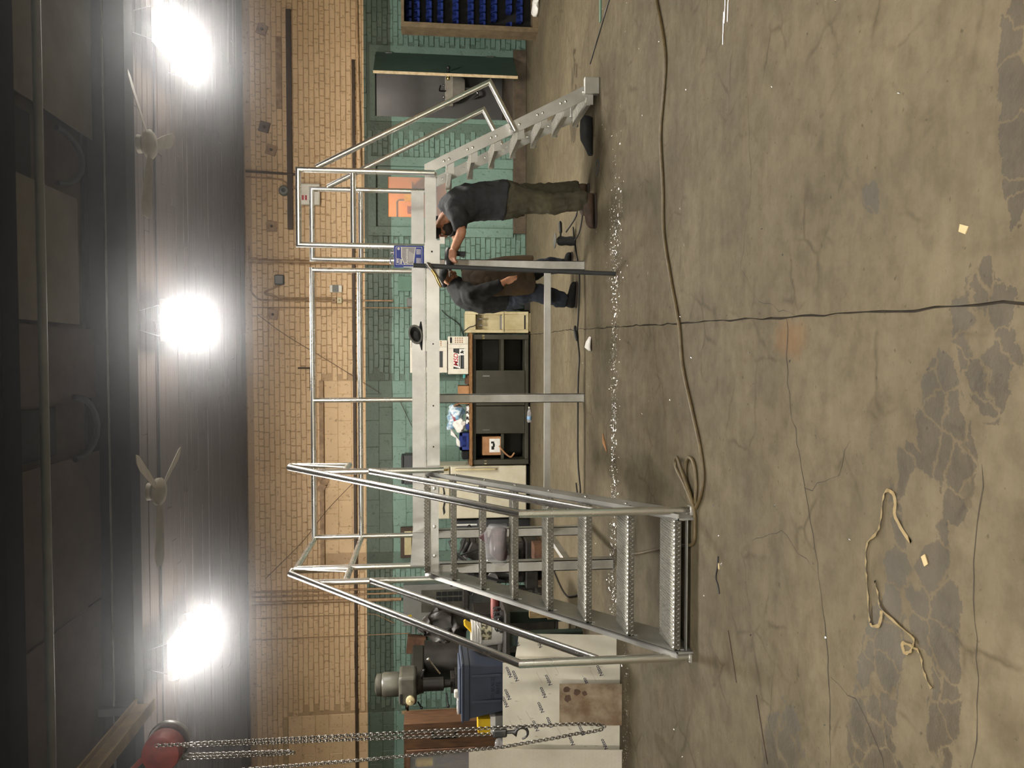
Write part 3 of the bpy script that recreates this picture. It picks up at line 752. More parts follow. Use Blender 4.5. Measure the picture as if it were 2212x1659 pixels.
pbox('base_angle', 0.002, .76, -1.79, -1.76, 0.028, .034, 'aluminium_dull', S)
pbox('header_angle', .004, .758, -.006, .002, 1.42, 1.487, 'aluminium_dull', S)
for lx in (.13, .36, .66):
    bm = bmesh.new(); lathe(bm, [(.014, 0), (.013, -.007), (.006, -.010)], P3(lx, -.006, 1.452), 'y', 12); obj('bolt', bm, 'aluminium', S, smooth=True)

# ================================================================== STEEP LADDER STAIR
Lr = thing('ladder_stair', P3(3.7, 1.05, 0), 'steep aluminium ladder stair with hand loops at the far end', 'stair')
TL = math.tan(math.radians(62.6))
def ladder_stringer(ly):
    pl = [(3.335, 1.520), (3.335 + (1.520 - .125) / TL, .125), (3.335 + .13 - .01 + (1.52 - .125) / TL - .13, 0.125)]
    xb = lambda z: 3.335 + (1.52 - z) / TL
    pl = [(3.295, 1.425), (3.29, 1.522), (3.338, 1.522), (xb(.02), .02), (xb(.02) - .13, .02), (xb(.02) - .13, .02 + 0)]
    pl = [(3.290, 1.522), (3.338, 1.522), (xb(.02), .02), (xb(.125) - .128, .125), (3.290, 1.425)]
    bm = bmesh.new(); prism(bm, [P3(a, ly, b_) for a, b_ in pl], (0, .008, 0))
    o = obj('stringer', bm, 'aluminium_plate', Lr)
    pbox('foot', 3.985, 4.125, ly - .03, ly + .03, 0, .128, 'aluminium_plate', o, bev=.003)
    for k in range(1, 8):
        z = DZ - RISE * k - .02; xx = xb(z) - .045
        for dz in (0, -.045):
            bm = bmesh.new(); lathe(bm, [(.012, 0), (.011, -.005), (.005, -.008)], P3(xx - (.03 if dz == 0 else .012), ly, z + dz + .05), 'y', 10); obj('rivet', bm, 'aluminium', o, smooth=True)
    return o
ladder_stringer(.715); ladder_stringer(1.40)
for k in range(1, 8):
    z = DZ - RISE * k; xx = 3.335 + (1.52 - z) / TL
    tread(.727, 1.398, xx - .004, xx - .168, z, Lr, axis='x')
for ly, base in ((.675, (3.635, .742)), (1.425, (3.635, .742))):
    ppipe('hand_loop', [(3.279, ly, 2.425), (4.045, ly, .962), (base[0], ly, base[1])], Lr)
for ly in (.70, 1.425):
    bm = bmesh.new(); tube(bm, [P3(3.655, ly - .03, .775), P3(3.655, ly + .03, .775)], .016, 10); obj('clamp', bm, 'aluminium', Lr, smooth=True)

# ================================================================== DOORS
FY = WALL_Y - 0.019                    # face of the brickwork
mat('door_edge_wood', rgb(206, 186, 150), 0.6, col2=rgb(170, 146, 108), nscale=10)
mat('door_teal', rgb(70, 94, 84), 0.55, col2=rgb(58, 78, 70), nscale=4)
struct(box('floor_washroom', 3.31, 5.19, WALL_Y + .31, 13.49, .1, .195, 'step_concrete')); struct(box('floor_office', 1.01, 3.19, WALL_Y + .31, 13.89, .1, .195, 'step_concrete'))
for k_, q_ in enumerate((DOOR_B, DOOR_A)): struct(box('trim_%d' % (7 + k_), q_[0] + .002, q_[1] - .002, WALL_Y + .001, WALL_Y + .309, .0, .196, 'step_concrete'))
stp = tag(box('concrete_step', 1.86, 4.60, FY - .06, FY - .001, 0, .197, 'step_concrete', bev=.008), 'low brown concrete step running under both green doorways', 'step')
# green door with a window, closed
D = bpy.data.objects.new('door_1', None); COL.objects.link(D); D.location = (2.385, WALL_Y, .2); D['kind'] = 'structure'; ORG[D.name] = Vector(D.location)
def leaf(bm):
    x0, x1, z0, z1 = 1.936, 2.834, .198, 2.2445; wx0, wx1, wz0, wz1 = 2.09, 2.69, 1.20, 2.07
    for a in ((x0, wx0, z0, z1), (wx1, x1, z0, z1), (wx0, wx1, z0, wz0), (wx0, wx1, wz1, z1)): quadbox(bm, a[0], a[1], WALL_Y + .01, WALL_Y + .055, a[2], a[3])
obj('leaf', BM(leaf), 'painted_masonry', D)
bm = bmesh.new()
for a in ((1.80, 1.935, .197, 2.36), (2.835, 2.97, .197, 2.36)): quadbox(bm, a[0], a[1], FY - .022, WALL_Y + .09, a[2], a[3])
quadbox(bm, 1.935, 2.835, FY - .022, WALL_Y + .09, 2.245, 2.36); obj('casing', bm, 'painted_masonry', D, bev=.004)
gl = bpy.data.materials.new('window_glass'); gl.use_nodes = True; gb = gl.node_tree.nodes['Principled BSDF']
gb.inputs['Base Color'].default_value = (1, 1, 1, 1); gb.inputs['Roughness'].default_value = .03; gb.inputs['Alpha'].default_value = .12; MATS['window_glass'] = gl
box('pane', 2.09, 2.69, WALL_Y + .028, WALL_Y + .033, 1.20, 2.07, 'window_glass', D)
bm = bmesh.new(); lathe(bm, [(.03, 0), (.03, -.008), (.012, -.012), (.012, -.035), (.028, -.045), (.034, -.065), (.02, -.082)], (2.02, WALL_Y + .01, 1.0), 'y', 16); obj('knob', bm, 'black_paint', D, smooth=True)
bm = bmesh.new(); lathe(bm, [(.028, 0), (.03, -.012), (.012, -.02)], (2.02, WALL_Y + .01, 1.12), 'y', 16); obj('lock_rose', bm, 'cream_enamel', D, smooth=True)
# lit room beyond the window
W2 = struct(box('wall_office', 1.0, 3.3, 13.9, 14.0, 0, 2.7, 'orange_wall'))
struct(box('wall_office_left', .95, 1.0, WALL_Y + .3, 14, 0, 2.7, 'orange_wall')); struct(box('wall_office_right', 3.2, 3.25, WALL_Y + .3, 14, 0, 2.7, 'brown_wood_and_shade'))  # right wall: its shade is put into the colour as brown
struct(box('ceiling_office', .95, 3.3, WALL_Y + .3, 14, 2.65, 2.7, 'orange_wall'))
tag(box('office_shelf', 2.0, 3.0, 13.55, 13.9, 1.72, 1.75, 'raw_wood'), 'plain wooden shelf on the orange wall behind the door window', 'shelf')
tag(box('red_carton', 2.5, 2.60, 13.6, 13.8, 1.75, 1.83, 'red_faded', bev=.004), 'small red carton on the shelf behind the door window', 'carton')
tag(box('yellow_carton', 2.7, 2.8, 13.6, 13.78, 1.75, 1.88, 'yellow_paint', bev=.004), 'small yellow carton on the shelf behind the door window', 'carton')
tag(rod('pane_reflection', rounded([(2.1, 13.88, 2.62), (2.1, 13.88, 2.02), (2.75, 13.88, 2.02), (2.75, 13.88, 1.8)], .05), .01, 'grey_paint'), 'thin grey line imitating a reflection in the door window', 'conduit')  # grey rod imitating lines reflected in the window pane
def lamp_point(name, loc, watts, col, label, size=.12):
    t = thing(name, loc, label, 'lamp')
    bm = bmesh.new(); lathe(bm, [(size, 0), (size * 1.02, -.02), (size * .7, -.06), (.02, -.075)], loc, 'z', 20)
    m_ = bpy.data.materials.new(name + '_glow'); m_.use_nodes = True; b_ = m_.node_tree.nodes['Principled BSDF']; b_.inputs['Emission Color'].default_value = col; b_.inputs['Emission Strength'].default_value = watts
    obj('globe', bm, m_, t, smooth=True); bm = bmesh.new(); lathe(bm, [(size * .6, 0), (size * .6, .02)], loc, 'z', 16); obj('rose', bm, 'white_plastic', t)
lamp_point('office_lamp', (2.2, 13.0, 2.62), 75, (1, .70, .38, 1), 'warm ceiling lamp in the orange room behind the green door')
# washroom opening with its door swung out into the hall
D2 = bpy.data.objects.new('door_2', None); COL.objects.link(D2); D2.location = (4.2, WALL_Y - .4, .2); D2['kind'] = 'structure'; ORG[D2.name] = Vector(D2.location)
hx, hy, ex, ey = 4.47, FY - .03, 3.965, 11.09
dv = Vector((ex - hx, ey - hy, 0)).normalized(); nv = Vector((dv.y, -dv.x, 0)); Wd = (Vector((ex, ey, 0)) - Vector((hx, hy, 0))).length
def dquad(u0, u1, n0, n1, z0, z1, name, m_, bev=0):
    bm = bmesh.new(); M = Matrix(((dv.x, nv.x, 0, hx), (dv.y, nv.y, 0, hy), (0, 0, 1, 0), (0, 0, 0, 1))); quadbox(bm, u0, u1, n0, n1, z0, z1, M); return obj(name, bm, m_, D2, bev=bev)
dquad(0, Wd - .004, -.02, .02, .205, 2.235, 'leaf', 'door_teal'); dquad(Wd - .004, Wd, -.02, .02, .205, 2.235, 'edge_strip', 'door_edge_wood')
for s_, m_ in ((1, 'brass'), (-1, 'black_paint')):
    bm = bmesh.new(); c = Vector((hx, hy, 1.19)) + dv * (Wd - .07)
    tube(bm, [c + nv * s_ * k for k in (.02, .026, .045, .055, .075, .092, .1)], [.028, .012, .011, .024, .03, .024, .008], 14); obj('knob', bm, m_, D2, smooth=True)
for z in (.5, 2.0): dquad(.0, .03, -.032, -.02, z, z + .1, 'hinge', 'steel')
bm = bmesh.new()
for a in ((3.49, 3.56, .197, 2.33), (4.45, 4.60, .197, 2.33)): quadbox(bm, a[0], a[1], FY - .02, WALL_Y + .3, a[2], a[3])
quadbox(bm, 3.56, 4.45, FY - .02, WALL_Y + .3, 2.25, 2.33); obj('casing', bm, 'painted_masonry', D2, bev=.004)
struct(box('wall_washroom_back', 3.3, 5.2, 13.5, 13.6, 0, 2.7, 'washroom_grey')); struct(box('wall_washroom_left', 3.25, 3.3, WALL_Y + .3, 13.6, 0, 2.7, 'washroom_grey')); struct(box('wall_washroom_right', 5.2, 5.25, WALL_Y + .3, 13.6, 0, 2.7, 'washroom_grey')); struct(box('ceiling_washroom', 3.25, 5.25, WALL_Y + .3, 13.6, 2.6, 2.65, 'washroom_grey'))
lamp_point('washroom_fill_lamp', (4.3, 12.9, 2.58), 22, (1, .93, .84, 1), 'unseen small ceiling lamp added to brighten the grey washroom', .11)  # added lamp out of view, brightens the washroom
def sink():
    x, y, z = 4.53, 13.28, 1.06
    t = thing('washroom_sink', (x, y + .1, .2), 'small white wall sink with pipe trap in the grey washroom', 'sink')
    bm = bmesh.new(); n = 20; prof = [(.13, -.20, .2), (.22, -.10, .2), (.25, 0, .22), (.235, .0, .19), (.2, -.06, .17), (.12, -.13, .14)]
    R = []
    for (rx, dz, ry) in prof: R.append([bm.verts.new((x + rx * math.cos(2 * math.pi * j / n), y + ry * 1.05 * math.sin(2 * math.pi * j / n), z + dz)) for j in range(n)])
    for A, B in zip(R, R[1:]):
        for j in range(n): bm.faces.new((A[j], A[(j + 1) % n], B[(j + 1) % n], B[j]))
    bm.faces.new(R[0][::-1]); bm.faces.new(R[-1]); obj('basin', bm, 'porcelain', t, smooth=60)
    box('splash_back', x - .25, x + .25, 13.44, 13.5, z - .02, z + .12, 'porcelain', t, bev=.012)
    rod('drain_trap', rounded([(x, y, z - .2), (x, y, z - .4), (x - .1, y, z - .44), (x - .1, 13.5, z - .36)], .05), .02, 'chrome', t)
    rod('faucet', rounded([(x, 13.45, z + .1), (x, 13.45, z + .22), (x, 13.2, z + .2)], .05), .014, 'black_paint', t)
    for s_ in (-1, 1):
        bm = bmesh.new(); lathe(bm, [(.022, 0), (.026, .02), (.012, .05)], (x + s_ * .1, 13.46, z + .12), 'z', 12); obj('tap', bm, 'chrome', t, smooth=True)
sink()
t = thing('washroom_rack', (3.62, 13.2, .2), 'dark metal rack with pipes at the left side of the washroom', 'rack')
for zz in (.42, .9, 1.22): box('shelf', 3.42, 3.86, 13.1, 13.4, zz, zz + .03, 'dark_grey', t)
for xx in (3.43, 3.83): box('upright', xx, xx + .03, 13.12, 13.15, .2, 1.25, 'dark_grey', t)
rod('pipe', [(3.96, 13.3, .6), (3.96, 13.3, .9), (4.02, 13.3, .9)], .018, 'dark_steel', t)
t = thing('soap_bottle', (3.66, 13.2, 1.25), 'white soap bottle with teal label on the washroom rack', 'bottle')
bm = bmesh.new(); lathe(bm, [(.045, 0), (.05, .02), (.05, .12), (.02, .15), (.015, .19)], (3.66, 13.2, 1.25), 'z', 16); obj('bottle', bm, 'white_plastic', t, smooth=True)
mat('teal_print', rgb(60, 150, 150), .5); bm = bmesh.new(); lathe(bm, [(.0505, .03), (.0505, .1)], (3.66, 13.2, 1.25), 'z', 16, cap=False); obj('sticker', bm, 'teal_print', t, smooth=True)

# ================================================================== WALL FITTINGS
def wrod(name, pts, r, m_, label, cat, parent=None):
    return tag(rod(name, rounded([(x, FY - r - .004, z) for x, z in pts], .1, 6), r, m_), label, cat)
wrod('wall_conduit', [(1.40, 4.10), (1.385, 1.6)], .027, 'tan_conduit', 'thick tan conduit running down the wall behind the rail gap', 'conduit')
wrod('wall_conduit', [(1.62, 4.09), (.93, 4.06), (.83, 3.95), (.835, 2.0)], .013, 'tan_conduit', 'tan conduit bent at the top, right of the two thin pipes', 'conduit')
wrod('wall_conduit', [(1.06, 3.62), (.93, 3.92), (.86, 3.6), (.87, 2.9)], .012, 'tan_conduit', 'tan conduit looping up to the dark square junction box', 'conduit')
wrod('wall_conduit', [(.72, 4.05), (.73, 1.7)], .008, 'tan_conduit', 'thin tan tube left of the two small switch boxes', 'conduit')
wrod('wall_conduit', [(2.70, 4.12), (2.67, 3.40)], .016, 'brown_bar', 'brown conduit dropping from the ceiling above the white box', 'conduit')
wrod('wall_conduit', [(2.62, 4.12), (2.60, 3.62), (2.48, 3.45), (2.42, 3.34)], .010, 'tan_conduit', 'thin tan cable beside the brown conduit above the white box', 'conduit')
for x, r_, n_ in ((-3.50, .016, 'rightmost'), (-3.575, .014, 'second from the right'), (-3.665, .026, 'thick leftmost')):
    wrod('wall_conduit', [(x, 4.1), (x - .01, 1.9)], r_, 'tan_conduit', '%s of the three conduits above the grey breaker panel' % n_, 'conduit')
wrod('wall_conduit', [(-3.9, 4.1), (-3.89, 2.3), (-4.05, 2.0)], .006, 'tan_conduit', 'thin tube bending left beside the breaker panel conduits', 'conduit')
wrod('wall_conduit', [(-4.22, 4.1), (-4.21, 1.78)], .007, 'tan_conduit', 'thin tube running down to the brown box above the milling machine', 'conduit')
wrod('wall_pipe', [(2.80, 2.465), (5.7, 2.51)], .011, 'tan_conduit', 'thin horizontal pipe along the tan wall over the doorways', 'pipe')
def wbox(name, x0, x1, z0, z1, d, m_, label, cat, bev=.004): return tag(box(name, x0, x1, FY - d, FY - .001, z0, z1, m_, bev=bev), label, cat)
t = thing('alarm_box', (2.375, FY - .05, 3.05), 'white wall box with red print behind the right guardrail', 'box')
box('case', 2.225, 2.535, FY - .075, FY - .001, 3.055, 3.345, 'white_plastic', t, bev=.02)
for k in range(2): box('red_mark', 2.29 + k * .0, 2.36, FY - .0765, FY - .075, 3.285 - k * .045, 3.315 - k * .045, 'red_print', t)
t = thing('alarm_bell', (2.43, FY - .05, 3.52), 'round grey alarm bell high on the tan wall', 'bell')
bm = bmesh.new(); lathe(bm, [(.075, 0), (.075, -.03), (.06, -.055), (.03, -.06)], (2.43, FY - .001, 3.58), 'y', 22); obj('gong', bm, 'grey_paint', t, smooth=True)
bm = bmesh.new(); lathe(bm, [(.03, -.06), (.028, -.072), (.01, -.075)], (2.43, FY - .001, 3.58), 'y', 14); obj('hub', bm, 'black_paint', t, smooth=True)
t = thing('junction_box', (1.13, FY - .03, 3.58), 'dark square junction box high on the wall at a looping conduit', 'box')
box('case', 1.055, 1.20, FY - .06, FY - .001, 3.585, 3.725, 'dark_grey', t, bev=.015); box('cover', 1.07, 1.185, FY - .066, FY - .06, 3.60, 3.71, 'grey_paint', t, bev=.004)
t = thing('thermostat', (1.0, FY - .03, 2.74), 'white thermostat on the tan wall above the switch boxes', 'thermostat')
box('case', .95, 1.06, FY - .045, FY - .001, 2.75, 2.93, 'white_plastic', t, bev=.008); box('face', .955, 1.055, FY - .052, FY - .045, 2.80, 2.89, 'grey_paint', t, bev=.003)
t = thing('switch_box', (.83, FY - .02, 2.83), 'small tan switch box on the conduit, upper of two', 'switch'); box('case', .79, .875, FY - .04, FY - .001, 2.835, 2.90, 'tan_conduit', t, bev=.004); box('toggle', .825, .84, FY - .05, FY - .04, 2.86, 2.88, 'brown_bar', t)
t = thing('switch_box', (.83, FY - .02, 2.76), 'small cream switch box on the conduit, lower of two', 'switch'); box('case', .79, .875, FY - .04, FY - .001, 2.755, 2.825, 'cream_enamel', t, bev=.004); box('toggle', .828, .838, FY - .048, FY - .04, 2.78, 2.80, 'brown_bar', t)
t = thing('emergency_light', (-1.86, FY - .03, 3.0), 'tan twin-head emergency light on the wall behind the stair top', 'light')
bm = bmesh.new(); quadbox(bm, -.055, .055, -.05, 0, -.05, .05, Matrix.Translation((-1.955, FY - .001, 3.07)) @ Matrix.Rotation(.5, 4, 'Y')); obj('case', bm, 'tan_conduit', t)
for x, z in ((-1.80, 3.11), (-1.87, 3.02)):
    bm = bmesh.new(); lathe(bm, [(.02, 0), (.045, -.03), (.048, -.06), (.03, -.065)], (x, FY - .001, z), 'y', 16); obj('lamp_head', bm, 'tan_conduit', t, smooth=True)
for k, (x, z, r_) in enumerate(((4.75, 3.87, .35), (3.35, 3.85, .25), (3.02, 3.755, .3), (1.91, 3.76, .02), (.62, 3.76, .1))):
    t = thing('anchor_plate', (x, FY - .01, z - .07), ('rightmost square anchor plate high on the tan wall', 'rusty square anchor plate, second from the right', 'tilted anchor plate above the right handrail', 'square anchor plate left of the alarm bell', 'anchor plate left of the looping conduit')[k], 'plate', 'tie-rod anchor plates on the back wall')
    bm = bmesh.new(); quadbox(bm, -.075, .075, -.02, 0, -.075, .075, Matrix.Translation((x, FY + .004, z)) @ Matrix.Rotation(r_, 4, 'Y')); obj('plate', bm, 'rust_brown' if k == 1 else 'tan_conduit', t, bev=.004)
    bm = bmesh.new(); lathe(bm, [(.02, 0), (.018, -.02), (.008, -.022)], (x, FY - .015, z), 'y', 8); obj('nut', bm, 'brown_bar', t)
t = thing('fuse_box', (-2.81, FY - .05, 1.55), 'framed cream fuse box showing above the platform toe board', 'box')
box('case', -3.04, -2.575, FY - .07, FY - .001, 1.50, 1.91, 'brown_bar', t, bev=.006)
for k in range(3): box('fuse_panel', -2.99, -2.63, FY - .076, FY - .07, 1.515 + k * .115, 1.62 + k * .115, 'cream_enamel', t, bev=.003)
t = thing('breaker_panel', (-3.8, FY - .1, .72), 'large grey breaker panel with a paper schedule behind the stair', 'panel')
box('case', -4.06, -3.44, FY - .12, FY - .001, 1.05, 1.87, 'grey_paint', t, bev=.006); box('case_extension', -4.18, -3.5, FY - .11, FY - .001, .82, 1.66, 'grey_paint', t, bev=.006)
box('dead_front', -3.86, -3.52, FY - .128, FY - .12, .90, 1.60, 'machine_grey', t, bev=.01)
for k in range(2):
    for j in range(5): box('breaker', -3.70 + k * .085, -3.635 + k * .085, FY - .136, FY - .128, .96 + j * .085, 1.035 + j * .085, 'black_paint', t, bev=.002)
box('main_breaker', -3.70, -3.62, FY - .14, FY - .128, 1.46, 1.53, 'black_paint', t, bev=.003)
box('schedule', -4.13, -3.98, FY - .112, FY - .1101, 1.16, 1.58, 'paper', t)
bm = bmesh.new(); rd = random.Random(2)
for k in range(9): quadbox(bm, -4.115, -4.115 + rd.uniform(.05, .11), FY - .1135, FY - .112, 1.20 + k * .04, 1.205 + k * .04)
obj('schedule_lines', bm, 'cardboard', t, kind='stuff')
box('warning_sticker', -3.97, -3.89, FY - .1222, FY - .1201, 1.745, 1.80, 'yellow_paint', t)
text('warning_text', '(o)', .04, face_front(-3.93, FY - .1225, 1.775), 'black_print', t)
box('label_small', -4.165, -4.06, FY - .1222, FY - .1201, 1.70, 1.74, 'grey_paint', t)
t = thing('gauge_box', (-4.24, FY - .15, 1.5), 'brown metal box at the end of a thin tube, above the milling machine', 'box')
bm = bmesh.new(); quadbox(bm, -.13, .13, -.14, 0, -.14, .14, Matrix.Translation((-4.36, FY - .002, 1.68)) @ Matrix.Rotation(.1, 4, 'Y')); obj('case', bm, 'rust_brown', t, bev=.01)
rod('bail', [(-4.42, FY - .1, 1.55), (-4.39, FY - .1, 1.51), (-4.32, FY - .1, 1.51), (-4.29, FY - .1, 1.55)], .008, 'brown_bar', t)
wbox('wall_plate', 1.12, 1.36, .62, 1.16, .03, 'green_door', 'pale green metal plate on the wall between the two workers', 'plate')
wbox('wall_plate', .98, 1.20, 1.52, 1.93, .03, 'green_door', 'pale green plate on the wall behind the middle guardrail', 'plate')
wbox('outlet_box', 1.26, 1.36, .88, .98, .05, 'white_plastic', 'white outlet box low on the wall between the workers', 'outlet')
wbox('meter_box', .74, .88, 1.56, 1.80, .07, 'grey_paint', 'grey rounded meter box on the wall above the platform channel', 'box', bev=.025)
tag(rod('wall_wire', smoothline([(.62, FY - .01, 3.98), (.3, FY - .01, 3.55), (-.1, FY - .01, 2.9), (-.55, FY - .012, 2.2)], 6), .004, 'brown_bar'), 'thin brown wire slanting down the tan wall', 'wire')
tag(rod('wall_wire', smoothline([(-1.9, FY - .06, 2.62), (-2.3, FY - .03, 3.0), (-2.75, FY - .02, 3.35), (-3.3, FY - .02, 3.9)], 6), .004, 'brown_bar'), 'thin brown wire rising left behind the near stair rail', 'wire')
tag(rod('wall_bracket', [(-.17, FY - .03, 3.40), (-.17, FY - .03, 3.22), (-.5, FY - .03, 3.22)], .012, 'brown_bar'), 'small dark hook bracket on the tan wall above the rail', 'bracket')
tag(rod('wall_hanger', [(-.62, FY - .02, 1.93), (-.9, FY - .03, 1.80), (-1.12, FY - .02, 1.70), (-.62, FY - .02, 1.72)], .005, 'brown_bar', n=8), 'bent wire hanger on the green wall above the platform', 'hanger')
t = thing('wall_heater', (4.85, 11.55, 0), 'narrow cream metal unit standing at the foot of the green wall', 'heater')
box('case', 4.80, 4.90, 11.6, 11.74, .02, .47, 'cream_enamel', t, bev=.015); box('base', 4.81, 4.89, 11.61, 11.73, 0, .02, 'dark_grey', t)

# ================================================================== PARTS SHELF AT THE RIGHT
t = thing('parts_rack', (5.2, 10.7, 0), 'brown wooden parts rack full of hanging blue bins', 'rack')
box('post', 4.365, 4.43, 10.5, 10.78, 0, 1.83, 'dull_wood', t, bev=.004); box('top_board', 4.43, 6.3, 10.5, 10.78, 1.79, 1.83, 'dull_wood', t); box('bottom_board', 4.43, 6.3, 10.5, 10.78, 0, .07, 'dull_wood', t); box('post', 6.23, 6.3, 10.5, 10.78, .07, 1.79, 'dull_wood', t)
box('back_panel', 4.43, 6.23, 10.76, 10.78, .07, 1.79, 'dark_inside', t)
def bin_mesh():
    bm = bmesh.new(); w, d, h = .041, .12, .066
    V = lambda x, y, z: bm.verts.new((x, y, z))
    o = [V(-w, -d / 2, 0), V(w, -d / 2, 0), V(w, d / 2, 0), V(-w, d / 2, 0)]; tp = [V(-w, -d / 2, h * .45), V(w, -d / 2, h * .45), V(w, d / 2, h), V(-w, d / 2, h)]
    ml, mr = V(-w, -d * .1, h), V(w, -d * .1, h)
    bm.faces.new(o[::-1]); bm.faces.new((o[0], o[1], tp[1], tp[0])); bm.faces.new((o[2], o[3], tp[3], tp[2]))
    bm.faces.new((o[1], o[2], tp[2], mr, tp[1])); bm.faces.new((o[3], o[0], tp[0], ml, tp[3]))
    bmesh.ops.recalc_face_normals(bm, faces=bm.faces); bmesh.ops.solidify(bm, geom=bm.faces[:], thickness=.004)
    me = bpy.data.meshes.new('bin'); bm.to_mesh(me); bm.free(); me.materials.append(MATS['blue_plastic']); return me
bme = bin_mesh(); ords = ('top', 'second', 'third', 'fourth', 'fifth', 'sixth', 'seventh', 'eighth', 'ninth', 'bottom')
cols3 = ('nearest the rack post', 'second from the rack post', 'third from the rack post', 'fourth from the rack post')
for r_, z in enumerate((1.70, 1.59, 1.43, 1.277, 1.07, .866, .706, .55, .345, .20)):
    for c_, x in enumerate((4.49, 4.60, 4.71, 4.82)):
        if (r_, c_) in ((7, 0), (8, 1), (9, 0)): continue
        o = bpy.data.objects.new('parts_bin', bme); COL.objects.link(o); o.location = (x + (r_ % 3) * .006, 10.69, z); o.rotation_euler = (.1, 0, 0)
        tag(o, 'blue parts bin in the %s row of the rack, %s' % (ords[r_], cols3[c_]), 'bin', 'blue bins on the parts rack')
bm = bmesh.new(); lathe(bm, [(.10, 0), (.13, .03), (.10, .08), (.04, .11)], (4.68, 10.42, 0.0), 'z', 18); crumple(bm, .05, 9, 2)
for v in bm.verts: v.co.z = max(v.co.z, 0.0)
tag(obj('floor_rag', bm, 'paper', smooth=60), 'crumpled pale rag on the floor at the foot of the bin rack', 'rag')

# ================================================================== BENCH CABINET, COOLER, MICROWAVES, FRIDGE
CY = 11.2
t = thing('storage_cabinet', (-.62, 11.4, 0), 'long dark olive cabinet with a worn wooden top along the back wall', 'cabinet')
def cab(bm):
    quadbox(bm, -1.57, -1.50, CY, 11.72, .03, .85); quadbox(bm, .25, .32, CY, 11.72, .03, .85); quadbox(bm, -1.50, .25, CY + .02, 11.72, .03, .08); quadbox(bm, -1.50, .25, CY + .02, 11.72, .80, .85)
    quadbox(bm, -1.50, .25, 11.70, 11.72, .08, .80)
obj('body', BM(cab), 'olive_steel', t, bev=.004)
box('plinth', -1.54, .29, CY + .05, 11.7, 0, .03, 'dark_inside', t)
box('wood_top', -1.58, .34, CY - .03, 11.74, .85, .895, 'raw_wood', t, bev=.006)
box('shelf', -1.50, .25, CY + .05, 11.7, .39, .43, 'olive_steel', t)
for x0, x1, n_ in ((-.71, -.20, 0), (-1.12, -.72, 1)):
    d_ = box('sliding_door', x0, x1, CY + .01 + n_ * .012, CY + .022 + n_ * .012, .085, .795, 'olive_steel', t, bev=.003)
    box('pull', (x0 + .05) if n_ else (x1 - .09), (x0 + .06) if n_ else (x1 - .07), CY + .006 + n_ * .012, CY + .01 + n_ * .012, .6, .7, 'steel', d_)
for x in (.262, .288): 
    bm = bmesh.new(); lathe(bm, [(.012, 0), (.012, -.004)], (x, CY, .70), 'y', 10); obj('badge', bm, 'brass', t)
text('number', '8 8', .05, face_front(.285, CY - .001, .69) , 'cream_enamel', t); text('number', '8 1', .05, face_front(-1.535, CY - .001, .66), 'cream_enamel', t)
t = thing('manual_box', (-1.30, 11.35, .43), 'brown cardboard box with white label inside the open cabinet bay', 'box')
box('carton', -1.44, -1.17, 11.27, 11.5, .432, .70, 'cardboard', t); box('sheet', -1.40, -1.20, 11.266, 11.27, .445, .60, 'paper', t)
bm = bmesh.new(); 
for a in ((-1.36, -1.31, .53, .57), (-1.32, -1.27, .52, .55), (-1.27, -1.24, .53, .575)): quadbox(bm, a[0], a[1], 11.2645, 11.266, a[2], a[3])
obj('figure_print', bm, 'black_print', t, kind='stuff')
t = tag(rod('hanging_strap', smoothline([(-1.30, 11.22, .46), (-1.38, 11.19, .40), (-1.46, 11.19, .30), (-1.40, 11.18, .24)]), .012, 'cardboard', n=8), 'tan strap hanging from the shelf in the open cabinet bay', 'strap')
t = thing('water_cooler', (.5, 11.35, 0), 'cream water cooler with a dispensing recess beside the cabinet', 'water cooler')
def cool(bm):
    x0, x1, y0, y1 = .345, .655, 11.22, 11.6; rx0, rx1, rz0, rz1 = .39, .61, .42, .80
    for a in ((x0, rx0, 0.03, .95), (rx1, x1, .03, .95), (rx0, rx1, .03, rz0), (rx0, rx1, rz1, .95)): quadbox(bm, a[0], a[1], y0, y0 + .12, a[2], a[3])
    quadbox(bm, x0, x1, y0 + .12, y1, .03, .95); quadbox(bm, x0 + .02, x1 - .02, y0 + .02, y1, 0, .03)
obj('case', BM(cool), 'cream_enamel', t, bev=.006)
box('drip_tray', .40, .60, 11.23, 11.34, .42, .44, 'grey_paint', t); 
for x in (.455, .545):
    bm = bmesh.new(); tube(bm, [(x, 11.34, .74), (x, 11.27, .74), (x, 11.26, .70)], .013, 10); obj('tap', bm, 'chrome', t, smooth=True)
box('kick_vent', .40, .60, 11.216, 11.22, .075, .095, 'dark_inside', t); box('seam', .355, .645, 11.217, 11.22, .385, .391, 'dark_inside', t)
